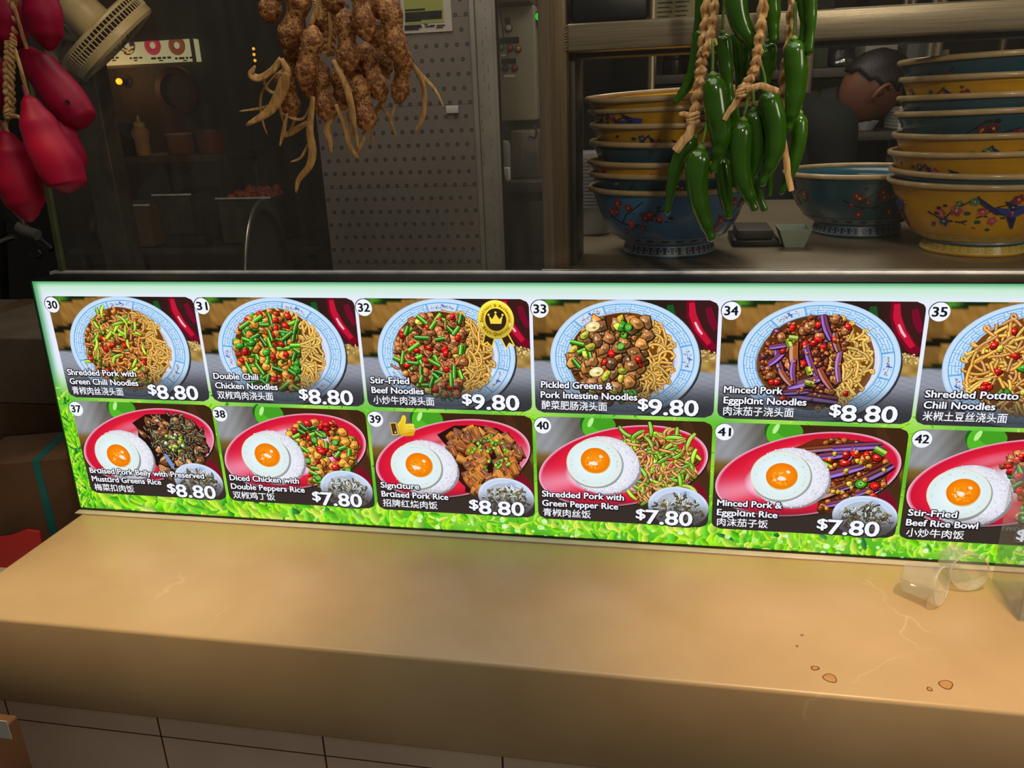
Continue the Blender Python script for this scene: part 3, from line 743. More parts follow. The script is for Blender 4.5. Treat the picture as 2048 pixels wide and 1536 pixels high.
    if i == 4:
        for (u, v, l, wd, a, c) in ((58, 43, 26, 7, 1.45, (206, 120, 36)), (47, 50, 24, 5, 1.25, PURP), (72, 50, 34, 5, 1.15, (112, 54, 160)), (66, 66, 26, 6.5, -.35, (136, 84, 190)), (58, 57, 22, 4.5, 1.5, (120, 64, 170)), (43, 46, 16, 5, -.8, (118, 64, 172)), (80, 20, 22, 5.5, 1.2, (92, 44, 140)), (74, 78, 38, 8, .12, (66, 30, 92)), (92, 52, 26, 4.5, 1.5, (150, 96, 170)), (82, 62, 20, 5, 1.0, (160, 70, 36)), (44, 36, 14, 4, -.2, (110, 60, 160)), (88, 32, 16, 5, 1.3, (140, 80, 60)), (60, 74, 20, 5, -.1, (70, 34, 100)), (52, 62, 16, 5, .9, (170, 90, 44))):
            eggplant(art, u, v, l, wd, a, c)
        for u, v, a in ((52, 33, 1.2), (55, 29, .1), (69, 56, 1.2), (70, 66, .2)): tube(art, u, v, 7, 4, (190, 220, 60), a)
        for u, v in ((48, 40), (45, 66), (41, 66), (64, 50), (78, 36), (86, 30), (98, 74), (50, 80), (73, 18)): chunk(art, u, v, 2.6, RED, 7)
        for u, v in pts(40, .8): chunk(art, u, v, 1.3, R.choice([(206, 120, 50), (170, 90, 40)]), 6)
    art.flush('topping', art.panel)

for i, (num, rot0, pr, p0_, p1_, l1, a0, a1, l2, b0, b1, zh, c0, c1) in enumerate(TOP):
    zt, zb = ROWS[0]
    art = Art(PX0+i*PW, zt, PWID, zt-zb, 0.0024)
    art.fade = lambda u, v: .82*sm(66, 96, v)
    art.grid(60, 44, bg_top)
    # chillies lying top right and the heap of grains
    art.strip([(112, 4), (113, 12), (119, 26), (127, 38)], 7, (30, 84, 34), True); art.strip([(116, 22), (121, 30), (124, 36)], 1.6, (120, 180, 120), True)
    art.strip([(128, 0), (129, 12), (134, 24), (144, 37), (149, 40)], 9, (120, 12, 34), True); art.strip([(129, 2), (130, 12), (135, 24), (144, 36)], 6, (196, 26, 56), True)
    art.strip([(132, 18), (135, 24), (138, 28)], 2, (240, 190, 200), True)
    art.strip([(142, 6), (145, 16), (149, 24)], 6, (120, 16, 44), True)
    for u, v in scatter(70, 138, 46, 13, 5): art.ell(u, v, 1.0, .7, R.choice([(214, 184, 116), (176, 140, 76), (236, 212, 150)]), R.uniform(0, 3), 6)
    for u, v in scatter(40, 30, 78, 30, 10): art.strip([(u, v), (u+R.uniform(4, 9), v+R.uniform(-1.5, 1.5)), (u+R.uniform(10, 16), v+R.uniform(-2, 2))], .35, R.choice([(170, 174, 186), (120, 122, 132)]))
    panel = art.flush('dish_panel', menu, 'menu picture of noodles numbered '+num)
    art.panel = panel
    plate_rim(art, rot0); art.flush('plate', panel)
    topping_top(i, art)
    if i == 2:     # gold rosette
        G1, G2, BR = (250, 214, 60), (196, 146, 20), (58, 38, 22)
        cu, cv = 122, 17
        art.poly([(112, 28), (117, 24), (122, 30), (118, 42), (114, 37.5), (109, 40)], G1); art.poly([(112.6, 29), (117, 26), (121, 30), (117.4, 40), (114, 36), (110.5, 38)], BR)
        art.poly([(124, 30), (128, 24), (132, 28), (138, 40), (133, 38), (130, 43)], G1); art.poly([(125, 30), (128, 26), (131, 28.5), (136, 38.4), (132.6, 36.6), (130, 41)], BR)
        art.radial(cu, cv, 15.6, 16.8, [(1, (210, 180, 40)), (.94, (250, 228, 90)), (.75, (222, 176, 30)), (.6, (244, 214, 70)), (.57, (150, 110, 20))], colf=lambda c, a, r_: sc(c, 1-.18*math.sin(a)))
        art.ell(cu, cv, 9, 9.7, (52, 38, 24))
        art.poly([(117.4, 20.5), (116, 13.4), (119, 16.6), (122, 11.6), (125, 16.6), (128, 13.4), (126.6, 20.5)], (250, 220, 70))
        for u, v in ((116, 12.8), (122, 10.8), (128, 12.8)): art.ell(u, v, 1.0, 1.0, (250, 220, 70), n=10)
        arctext(art, 'Excellent & Authentic', cu, cv, 12.2, 0, 9.6, 4.2, (60, 44, 16)); arctext(art, 'Best Quality', cu, cv, 12.4, 180, 10.0, 4.4, (60, 44, 16), True)
        for a in (-106, -112, 106, 112): art.ell(cu+12.4*math.sin(math.radians(a)), cv-13*math.cos(math.radians(a)), .6, .6, (255, 250, 200), n=8)
        art.flush('gold_rosette', panel)
    dish_name(art, l1, a0, a1, l2, b0, b1, zh, c0, c1, panel)
    if pr: price(art, pr, p0_, p1_, panel)
    badge(art, num, panel, 0)

def topping_low(i, art):
    reg = [(64, 22), (80, 13), (100, 12), (118, 14), (131, 22), (138, 34), (136, 50), (126, 62), (112, 72), (96, 78), (86, 76), (88, 60), (80, 42), (70, 30)]
    def tin(u, v):
        c = False; j = len(reg)-1
        for q in range(len(reg)):
            (x1, y1), (x2, y2) = reg[q], reg[j]
            if (y1 > v) != (y2 > v) and u < (x2-x1)*(v-y1)/(y2-y1)+x1: c = not c
            j = q
        return c
    if i in (0, 2, 4): art.poly([(102+(u-102)*1.03, 44+(v-44)*1.04) for u, v in reg], (44, 20, 16) if i != 4 else (110, 44, 20))
    pts = lambda n: scatter(n, 104, 44, 38, 36, tin)
    if i == 0:
        for u, v in pts(160): shred(art, u, v, R.choice([(70, 52, 36), (96, 70, 44), (50, 40, 30)]), 7, 2.4)
        for u, v in pts(34): chunk(art, u, v, 5.0, R.choice([(150, 104, 66), (120, 76, 46), (176, 124, 76)]), 7, 1.6)
        for u, v in pts(150):
            if ((u-108)/26)**2+((v-38)/24)**2 < 1.1: shred(art, u, v, R.choice([(58, 48, 32), (40, 34, 26), (84, 74, 44), (96, 96, 70)]), 7, 2.2)
        for u, v in pts(10): chunk(art, u, v, 3.6, R.choice([(140, 90, 54), (160, 120, 84)]), 7, 1.5)
        for u, v in scatter(20, 106, 40, 12, 10): chunk(art, u, v, 1.9, R.choice([(140, 210, 40), (170, 226, 90), (206, 240, 200)]), 6)
        art.ell(96, 60, 2.2, 9, (120, 150, 210), -.4, 14)
    if i in (1, 3, 5):
        for u, v in pts(120): chunk(art, u, v, 2.8, R.choice({1: [(206, 124, 46), (110, 140, 40), (180, 90, 36)], 3: [(160, 100, 44), (120, 140, 40), (190, 130, 60)], 5: [(130, 60, 36), (60, 130, 40)]}[i]), 7, 1.4)
    if i == 1 or i == 5:
        for u, v in pts(64): chunk(art, u, v, 4.6, CHICK if i == 1 else BEEF, 8)
        X = [('R', p) for p in pts(18)]+[('t', p) for p in pts(20 if i == 1 else 40)]+[('d', p) for p in pts(10 if i == 1 else 0)]+[('c', p) for p in pts(8)]
        R.shuffle(X)
        for k, (u, v) in X:
            if k == 'R': chunk(art, u, v, 3.2, (210, 30, 30), 6, 1.3)
            elif k == 't': tube(art, u, v, 8, 3.2, R.choice([GRN, (120, 200, 50), (50, 140, 40)]))
            elif k == 'd': ringlet(art, u, v, 3.6, (80, 160, 50))
            else: chunk(art, u, v, 4.4, (230, 150, 60) if i == 1 else (150, 80, 46), 8)
    if i == 2:
        for u, v in sorted(pts(110), key=lambda p: p[1]):
            a = R.choice([.35, -.5, .8, 1.2]); l = R.uniform(7.5, 11.5); c = sc(R.choice([(176, 104, 40), (150, 82, 40), (198, 130, 56), (130, 80, 56)]), R.uniform(.9, 1.1))
            ca, sa = math.cos(a)*l/2, math.sin(a)*l/2; px_, py_ = -sa*.62, ca*.62
            sh = [(u-ca-px_, v-sa-py_), (u+ca-px_, v+sa-py_), (u+ca+px_, v+sa+py_), (u-ca+px_, v-sa+py_)]
            art.poly([(u+(x-u)*1.16+.4, v+(y-v)*1.16+.9) for x, y in sh], (40, 18, 10)); art.poly([(x, y+1.9) for x, y in sh], sc(c, .5))
            art.poly(sh, [sc(c, 1.25), sc(c, 1.05), sc(c, .8), c]); art.strip([(u-ca*.7, v-sa*.7), (u, v), (u+ca*.7, v+sa*.7)], 1.1, mixc(c, (250, 220, 170), .5))
        for u, v in scatter(34, 112, 36, 22, 17): ringlet(art, u, v, 1.6, R.choice([(120, 206, 40), (160, 226, 70), (60, 150, 40)]))
    if i == 3:
        for u, v in pts(130): shred(art, u, v, R.choice([(190, 124, 56), (206, 150, 74), (160, 100, 44)]), 10, 2.4)
        for u, v in pts(56): shred(art, u, v, R.choice([LIME, (130, 190, 40), (110, 170, 40), (176, 200, 60)]), 14, 3.0, .25)
        for u, v in pts(50): shred(art, u, v, (200, 138, 66), 9, 2.2)
        for u, v in pts(5): shred(art, u, v, (180, 24, 40), 6, 2)
    if i == 4:
        for u, v in pts(170): chunk(art, u, v, 2.8, R.choice([(150, 74, 34), (110, 52, 28), (180, 100, 40)]), 7)
        for (u, v, l, wd, a, c) in ((84, 20, 40, 6, -.15, (110, 50, 40)), (112, 17, 38, 7, -.12, (92, 44, 140)), (92, 26, 26, 7, -.2, (100, 50, 150)), (102, 40, 34, 7, -.35, (116, 62, 170)), (106, 26, 18, 4, -1.2, (160, 110, 200)), (128, 40, 30, 8, -.6, (60, 30, 86)), (96, 58, 44, 7, -.5, (186, 112, 50)), (84, 40, 20, 6, .9, (190, 110, 50)), (124, 56, 20, 5, -.4, (84, 40, 120)), (104, 68, 24, 6, -.3, (96, 50, 120)), (110, 52, 30, 5, -.45, (56, 26, 70))): eggplant(art, u, v, l, wd, a, c)
        for u, v in ((90, 30), (92, 36), (120, 24), (104, 32), (128, 26), (116, 50), (130, 52), (104, 24), (112, 24), (128, 60)): chunk(art, u, v, 3.2, RED, 7, 1.4)
        for u, v, a in ((88, 34, .5), (130, 20, .5)): tube(art, u, v, 10, 5, (150, 210, 50), a)
        ringlet(art, 118, 50, 4.6, (60, 160, 40))
        for u, v in pts(30): chunk(art, u, v, 2.0, R.choice([(236, 176, 50), (220, 140, 50)]), 7)
    art.flush('topping', art.panel)

for i, (num, yk, eg, pr, p0_, p1_, l1, a0, a1, l2, b0, b1, zh, c0, c1) in enumerate(LOW):
    zt, zb = ROWS[1]
    art = Art(PX0+i*PW-0.0005, zt, PWID, zt-zb, 0.0024)
    art.dark = (56, 48, 44)
    art.fade = lambda u, v: .80*sm(72, 94, v)
    art.grid(60, 44, bg_low)
    for (u, v, rx, ry, c) in ((54, 8, 16, 12, (40, 96, 30)), (50, 6, 9, 12, (84, 186, 40)), (58, 4, 12, 8, (70, 160, 36)), (48, 4, 2, 5, (190, 240, 150))): art.ell(u, v, rx, ry, c, .4, 24)
    art.strip([(128, 0), (140, 30), (146, 60)], 10, (74, 46, 26), True); art.strip([(136, 58), (142, 66), (148, 76)], 10, (120, 22, 40), True)
    panel = art.flush('dish_panel', menu, 'menu picture of rice numbered '+num); art.panel = panel
    rot = -.24; pk = 1 if i in (0, 2, 5) else 0
    art.ell(75, 46.2, 75, 37.2, (40, 30, 26), rot, 60)
    art.radial(74.5, 45, 74.5, 37, [(1, (250, 196, 220)), (.975, (232, 120, 150)), (.955, (206, 24, 56)), (.8, (226, 30, 58)), (.68, (222, 44, 70)), (.6, (242, 180, 206) if not pk else (220, 60, 80)), (.5, (236, 214, 236) if not pk else (216, 70, 84)), (.2, (226, 220, 240))], rot,
               colf=lambda c, a, r_: mixc(c, (255, 214, 236), .55*max(0, math.cos(a-.35 if pk else a-3.0))**14*(1 if .55 < r_ < .96 else 0)+.3*max(0, math.cos(a+1.7))**6*(1 if .55 < r_ < .75 else 0)))
    art.flush('plate', panel)
    if i == 0: art.ell(84, 48, 14, 26, (36, 18, 18), -.5, 40)
    if i == 2: art.ell(88, 52, 14, 28, (60, 24, 18), -.5, 40)
    topping_low(i, art)
    rc = (eg[0]+8, eg[1]+1.5)
    art.ell(rc[0]+1, rc[1]+1, 31.5, 28, (150, 140, 150), .0, 60, wob=.012); art.radial(rc[0], rc[1], 31, 27.5, [(1, (206, 204, 216)), (.92, (226, 226, 238)), (.7, (236, 238, 248)), (.3, (228, 232, 244))])
    for k_ in range(420):
        a = R.uniform(0, 6.28); q = math.sqrt(R.uniform(.45, 1.02)); u, v = rc[0]+31*q*math.cos(a), rc[1]+27.5*q*math.sin(a)
        art.ell(u, v, .85, .38, R.choice([(252, 252, 255), (196, 194, 208), (220, 220, 232), (240, 240, 250)]), R.uniform(0, 3), 6)
    art.flush('rice', panel)
    art.ell(eg[0]+1, eg[1]+1.2, 24.6, 23, (150, 160, 170), 0, 50, wob=.012, ph=i)
    art.radial(eg[0], eg[1], 24.2, 22.6, [(1, (216, 206, 150)), (.97, (232, 238, 226)), (.9, (222, 238, 240)), (.6, (228, 244, 246)), (.3, (236, 248, 250))])
    for k_ in range(14): a = R.uniform(0, 6.28); art.ell(eg[0]+20*math.cos(a), eg[1]+19*math.sin(a), .8, .6, (206, 214, 206), 0, 7)
    art.ell(yk[0]+.3, yk[1]+.5, 13, 12.4, (226, 196, 120), 0, 40, wob=.015, ph=i)
    art.radial(yk[0], yk[1], 12.6, 12.0, [(1, (236, 120, 10)), (.85, (244, 128, 8)), (.5, (250, 142, 16)), (.2, (250, 150, 30))])
    for k_ in range(26):
        u, v = yk[0]+R.uniform(-9, 6), yk[1]+R.uniform(-3, 8); art.ell(u, v, R.uniform(.5, 1.5), R.uniform(.4, .9), R.choice([(255, 176, 40), (255, 200, 80), (240, 110, 10)]), R.uniform(0, 3), 7)
    art.ell(yk[0]+R.uniform(-3, 4), yk[1]+R.uniform(0, 3), 3.6, 1.9, (255, 236, 224), .3, 14, wob=.15, ph=i); art.ell(yk[0]+5, yk[1]-4, 1.8, 1.3, (255, 230, 214), .5, 10); art.ell(yk[0]-5, yk[1]+4, 1.6, .8, (255, 214, 180), 1.0, 10)
    art.flush('fried_egg', panel)
    # soup bowl
    art.ell(124.6, 81.2, 26, 19.6, (60, 56, 60), .1, 50)
    art.radial(124, 80, 26, 19.4, [(1, (170, 186, 210)), (.975, (222, 232, 250)), (.86, (196, 212, 240)), (.74, (206, 218, 242)), (.7, (176, 186, 198)), (.4, (190, 200, 212))], .1)
    for u, v in scatter(210, 125, 82.5, 19.5, 13.5): shred(art, u, v, R.choice([(70, 66, 36), (104, 92, 40), (50, 50, 38), (150, 128, 54), (216, 224, 232), (206, 214, 226), (224, 230, 238), (190, 200, 212)]), 5, 1.3)
    if pr is not None and i < 5:
        txt(art, SOUPTXT, 126, 133.4, 67.6, 3.6, (140, 166, 220), .005, 0, cjk=True, shear=-.1)
    art.flush('soup_bowl', panel)
    if i == 2:     # thumbs-up sign
        Y1, Y2 = (246, 214, 50), (216, 170, 20)
        art.poly([(20, 10.5), (26, 10), (27.3, 22), (21.4, 22.6)], (250, 214, 110)); art.poly([(20.6, 11.2), (25.4, 10.8), (26.6, 21.4), (21.9, 21.8)], (92, 52, 20)); art.ell(24.6, 19.6, .8, .9, (250, 210, 90), n=10)
        art.poly([(27, 11.5), (30, 8.5), (32.5, 3), (34.5, 2.6), (35.8, 5), (35.2, 9), (34.4, 11), (41.5, 10.6), (43, 12), (42.4, 13.6), (43.6, 14.8), (43, 16.6), (43.2, 18), (42.4, 19.4), (42.2, 21), (41, 22.4), (33, 23.2), (28, 21.6)],
                 [Y1]*7+[(250, 230, 90)]*4+[Y1]*2+[Y2]*5)
        for v in (13.7, 16.7, 19.6): art.strip([(36.5, v+.2), (40, v), (42.6, v)], .4, (190, 140, 10))
        art.flush('thumbs_up', panel)
    dish_name(art, l1, a0, a1, l2, b0, b1, zh, c0, c1, panel)
    price(art, pr, p0_, p1_, panel)
    badge(art, num, panel, 1)
# ------------------------------------------------------------------ hanging strings in front of the glass
def wob(p, k=0): return p
def path(pts, Y, n=24):
    out = []
    for i, q in enumerate(pts):
        y = Y if len(q) < 3 else Y+q[2]
        out.append(at(q[0], q[1], y))
    return smoothpath(out, n)
def rads(ks, n):     # piecewise linear radius profile [(t, r)]
    o = []
    for i in range(n):
        t = i/(n-1)
        for j in range(len(ks)-1):
            if ks[j][0] <= t <= ks[j+1][0]:
                f = (t-ks[j][0])/max(1e-6, ks[j+1][0]-ks[j][0]); f = f*f*(3-2*f); o.append(ks[j][1]+(ks[j+1][1]-ks[j][1])*f); break
        else: o.append(ks[-1][1])
    return o
rail = MB(); rail.loft([(-0.5, -0.02, 1.16), (2.2, -0.02, 1.16)], [0.012]*2, 12)
# ---- sweet potatoes
SP = mat('sweet_potato_skin', (150, 14, 44), 0.5, col2=(112, 8, 44), scale=9, bump=0.12, bscale=45, spec=.18, lo=.3, hi=.75)
POT = [ # path in the photo, width px, Y, label
 ([(6, -70), (12, 20), (18, 108)], 88, -0.03, 'magenta sweet potato at the top left edge beside the braid'),
 ([(62, -60), (84, 20), (100, 102)], 74, -0.05, 'sweet potato hanging highest, right of the braid'),
 ([(48, 96), (92, 150), (150, 226), (170, 256)], 82, -0.02, 'long sweet potato slanting right below the highest one'),
 ([(54, 192), (86, 270), (128, 350), (140, 386)], 88, -0.085, 'sweet potato nearest in front, its stem tied to the braid'),
 ([(118, 232), (138, 310), (128, 388)], 62, -0.035, 'purplish sweet potato half hidden behind the front one'),
 ([(8, 262), (34, 350), (62, 444)], 88, -0.06, 'lowest sweet potato with a dark eye on its side'),
 ([(-26, 90), (-14, 160), (-16, 236)], 56, -0.02, 'sweet potato mostly cut off by the left edge of the view')]
for i, (pts, wd, Y, lab) in enumerate(POT):
    p = path(pts, Y, 26); r_ = wd/2*pxm(p[12])
    rr = rads([(0, .16*r_), (.06, .42*r_), (.25, .82*r_), (.55, 1.0*r_), (.78, .86*r_), (.93, .46*r_), (1, .1*r_)], 26)
    mb = MB(); mb.loft(p, rr, 28, 0.018, i)
    o = thing('sweet_potato', lab, 'sweet potato', p[-1], 'sweet potatoes on the left string')
    part(mb, 'skin', SP, o, smooth=True)
    if i in (2, 5):
        e = at(135, 206, Y-0.034) if i == 2 else at(8, 362, Y-0.030)
        mb = MB(); mb.lathe([(0.0005, -.002), (.0035, -.001), (.0045, .001), (.002, .0006), (.0004, -.001)], 12, e, axis=(0.1, -1, 0)); part(mb, 'eye', mat('potato_eye', (60, 16, 24), .6), o)
    mb = MB(); t = (p[0]-p[1]).normalized(); mb.loft([p[0]-t*.002, p[0]+t*.006, p[0]+t*.012+Vector((0, 0, .004))], [.004, .003, .0022], 10); part(mb, 'stem_stub', mat('potato_stub', (120, 40, 50), .7), o)
def braid(name, pts, Y, wpx, parent, turns=9, n=80, strands=3):
    p = path(pts, Y, n); k = pxm(p[n//2]); a = wpx*k*0.33
    for s_ in range(strands):
        q = []
        for i, c in enumerate(p):
            ph = 2*math.pi*(turns*i/(n-1)+s_/strands)
            q.append(c+CR*math.sin(ph)*a+Vector((0, -1, 0))*math.sin(2*ph)*a*.55)
        mb = MB(); mb.loft(q, [wpx*k*(.27 if strands == 3 else .33)*(1+.12*math.sin(i*1.7+s_)) for i in range(n)], 9, .06, s_, .75); part(mb, name, RAFFIA, parent)
def tie(name, pts, Y, wpx, parent, flat=.5, taper=.8, m=None):
    p = path(pts, Y, 16); k = pxm(p[8]); mb = MB(); mb.loft(p, [wpx*k/2*(1-(1-taper)*i/15) for i in range(16)], 10, .07, len(pts), flat); part(mb, name, m or RAFFIA, parent)
def knot(pos, Y, wpx, parent):
    c = at(pos[0], pos[1], Y); r_ = wpx/2*pxm(c); mb = MB()
    for j in range(3):
        q = [c+Vector((math.cos(a)*r_*.9, math.sin(a)*r_*.6-.001, math.sin(a+j)*r_*.35+(j-1)*r_*.45)) for a in [6.283*i/15 for i in range(16)]]
        mb.loft(q, [r_*.42]*16, 8, .05, j)
    part(mb, 'knot', RAFFIA, parent)
sp = thing('sweet_potato_string', 'braided raffia cord holding the sweet potatoes at left', 'string', at(18, 240, -0.07))
braid('braid', [(24, -260), (26, -60), (22, 60), (20, 100), (18, 160), (20, 232)], -0.045, 20, sp, 8, 120)
tie('loose_end', [(20, 232, -.02), (34, 233, -.035), (48, 240, -.05)], -0.055, 9, sp)
tie('tie', [(18, 226), (12, 250), (16, 268)], -0.06, 10, sp); tie('tie', [(20, 230), (8, 250), (-6, 272)], -0.06, 8, sp)
tie('tie', [(30, 100, -.03), (42, 140, -.04), (56, 192, -.03)], -0.05, 10, sp); tie('tie', [(30, 20), (44, 66), (54, 98)], -0.05, 9, sp)
knot((19, 228), -0.06, 18, sp)
# ---- peanuts
def peanut_mat():
    m = mat('peanut_shell', (120, 66, 24), 0.7, col2=(190, 134, 72), scale=130, detail=3, lo=.42, hi=.62)
    nt = m.node_tree; N = nt.nodes; L = nt.links; b = N['Principled BSDF']
    tc = N.new('ShaderNodeTexCoord'); vo = N.new('ShaderNodeTexVoronoi'); vo.inputs['Scale'].default_value = 230
    L.new(tc.outputs['Object'], vo.inputs['Vector'])
    r_ = N.new('ShaderNodeValToRGB'); r_.color_ramp.elements[0].position = .12; r_.color_ramp.elements[0].color = lin((70, 32, 10)); r_.color_ramp.elements[1].position = .5; r_.color_ramp.elements[1].color = (1, 1, 1, 1)
    L.new(vo.outputs['Distance'], r_.inputs[0])
    mx = N.new('ShaderNodeMix'); mx.data_type = 'RGBA'; mx.blend_type = 'MULTIPLY'; mx.inputs[0].default_value = .85
    src = b.inputs['Base Color'].links[0].from_socket; L.new(src, mx.inputs[6]); L.new(r_.outputs[0], mx.inputs[7]); L.new(mx.outputs[2], b.inputs['Base Color'])
    bp = N.new('ShaderNodeBump'); bp.inputs['Strength'].default_value = .7; bp.inputs['Distance'].default_value = .0016; L.new(vo.outputs['Distance'], bp.inputs['Height']); L.new(bp.outputs[0], b.inputs['Normal'])
    return m
PNUT = peanut_mat()
NUTS = [((566, -56), (534, 46), 48, -.04, 'peanut at the far left top of the bunch, cut by the upper edge'),
 ((606, -34), (573, 102), 54, -.06, 'big peanut second from the left at the top of the bunch'),
 ((628, 50), (604, 174), 46, -.085, 'bent peanut standing in front at the left of the bunch'),
 ((562, 140), (586, 234), 42, -.05, 'lowest peanut at the left of the bunch above the husk tips'),
 ((640, 120), (660, 245), 46, -.065, 'long peanut hanging low in the middle left of the bunch'),
 ((690, 16), (699, 146), 48, -.085, 'peanut in the centre front of the bunch with a narrow waist'),
 ((718, -66), (736, 84), 46, -.10, 'pale peanut in front, hanging from the top right of centre'),
 ((775, -10), (796, 126), 50, -.085, 'big peanut at the top right of the bunch'),
 ((807, 92), (797, 208), 40, -.055, 'lowest peanut at the right edge of the bunch'),
 ((728, 84), (766, 202), 46, -.06, 'peanut right of centre below the pale one'),
 ((714, 148), (737, 264), 44, -.08, 'lowest peanut of the whole bunch'),
 ((756, 40), (768, 158), 48, -.035, 'shaded peanut behind the big one at the top right'),
 ((676, -60), (669, 28), 40, -.065, 'peanut cut by the upper edge left of the pale one'),
 ((676, 136), (682, 222), 38, -.03, 'shaded peanut behind the middle of the bunch'),
 ((640, -40), (646, 66), 40, -.02, 'dark peanut deep behind the stalk in the bunch'),
 ((606, 130), (622, 196), 36, -.03, 'peanut mostly hidden behind the bent one'),
 ((702, 88), (704, 160), 40, -.04, 'peanut peeping out under the centre front one'),
 ((752, -50), (762, 40), 44, -.05, 'peanut at the upper edge between the pale and the big right one'),
 ((590, 84), (584, 168), 40, -.03, 'peanut in shade behind the left side of the bunch')]
for i, (a, b, wd, Y, lab) in enumerate(NUTS):
    mx_, my_ = (a[0]+b[0])/2, (a[1]+b[1])/2; dx = R.uniform(-5, 5)
    p = path([a, (mx_+dx, my_), b], Y, 30); k = wd/2*pxm(p[15]); wst = R.uniform(.68, .86)
    rr = rads([(0, .12*k), (.05, .5*k), (.14, .82*k), (.27, .98*k), (.5, wst*k), (.74, k), (.88, .84*k), (.96, .46*k), (1, .1*k)], 30)
    mb = MB(); mb.loft(p, rr, 26, 0.014, i+3)
    o = single(mb, 'peanut', PNUT, lab, 'peanut', 'peanuts in the hanging bunch', smooth=True)
ps = thing('peanut_string', 'raffia cord with dry husk strips holding the peanut bunch', 'string', at(668, 300, -0.03))
braid('braid', [(660, -300), (660, -40), (662, 20), (658, 110)], -0.045, 22, ps, 7, 100)
braid('braid', [(624, -100), (632, -20), (640, 40)], -0.07, 14, ps, 6, 40)
def C2(x, y): return (440+x*.2604, y*.2604)
HS = [([(470, 450), (400, 540), (300, 600), (240, 570), (272, 505)], 50, -.075), ([(520, 560), (470, 700), (380, 850), (200, 962)], 62, -.085), ([(150, 855), (350, 822), (470, 740)], 14, -.06),
 ([(330, 600), (360, 680), (420, 710), (480, 640)], 18, -.07), ([(440, 560), (330, 700), (312, 800), (330, 940), (362, 1035)], 14, -.06), ([(515, 870), (490, 1000), (460, 1122)], 22, -.075),
 ([(460, 860), (540, 905), (640, 910), (700, 790)], 14, -.07), ([(715, 740), (690, 1000), (710, 1150), (690, 1270), (605, 1380), (582, 1480)], 42, -.08), ([(685, 1090), (620, 1210), (540, 1245)], 14, -.075),
 ([(880, 850), (822, 980), (842, 1080), (856, 1185)], 36, -.07), ([(890, 800), (960, 960), (1000, 1130), (1065, 1215)], 32, -.08), ([(870, 460), (960, 640), (1010, 820), (1040, 1020), (1062, 1145)], 38, -.095),
 ([(1120, 1005), (1090, 1100), (1036, 1218)], 18, -.08), ([(1270, 740), (1200, 860), (1180, 940)], 44, -.045), ([(1240, 820), (1300, 900), (1352, 1045)], 18, -.05), ([(1350, 790), (1312, 920), (1332, 975)], 14, -.055),
 ([(1445, 450), (1530, 580), (1570, 720), (1560, 900), (1500, 1012)], 30, -.06), ([(1465, 470), (1560, 590), (1660, 700), (1724, 832)], 20, -.06), ([(670, 940), (560, 1010), (465, 1052)], 34, -.06),
 ([(585, 890), (550, 980), (512, 1032)], 14, -.06), ([(1170, 900), (1165, 1070), (1195, 1092)], 10, -.06), ([(470, 450), (520, 560), (470, 620), (430, 715)], 40, -.08), ([(450, 780), (490, 950)], 16, -.07), ([(980, 850), (990, 980), (1030, 1030)], 12, -.05), ([(700, 200), (740, 60), (760, -100)], 30, -.075), ([(830, 420), (850, 250), (840, 100)], 26, -.07)]
for j, (pp, wd, Y) in enumerate(HS):
    n = 22; p = path([C2(*q) for q in pp], Y, n); k = pxm(p[n//2])*.2604*wd*.72; mb = MB(); tw = R.uniform(-.8, .8); vs = []
    for i in range(n):
        t = i/(n-1); d = (p[min(i+1, n-1)]-p[max(i-1, 0)]).normalized(); s_ = d.cross(CF).normalized(); nn = d.cross(s_)
        a = tw*math.sin(t*4+j); wd_ = k*(.28+.72*math.sin(math.pi*min(1, .12+t*.88))**.8)
        sv = s_*math.cos(a)+nn*math.sin(a); cupv = nn*wd_*.2; th = nn*.0004
        for q, cu_ in ((-1, 0), (-.5, .8), (0, 1), (.5, .8), (1, 0)): vs.append(p[i]+sv*wd_*q+cupv*cu_+th)
        for q, cu_ in ((1, 0), (.5, .8), (0, 1), (-.5, .8), (-1, 0)): vs.append(p[i]+sv*wd_*q+cupv*cu_-th)
    m = 10; fs = [(i*m+q, i*m+(q+1) % m, (i+1)*m+(q+1) % m, (i+1)*m+q) for i in range(n-1) for q in range(m)]
    fs += [tuple(range(m))[::-1], tuple((n-1)*m+q for q in range(m))]
    mb.add(vs, fs); part(mb, 'husk_strip', HUSK, ps, smooth=True)
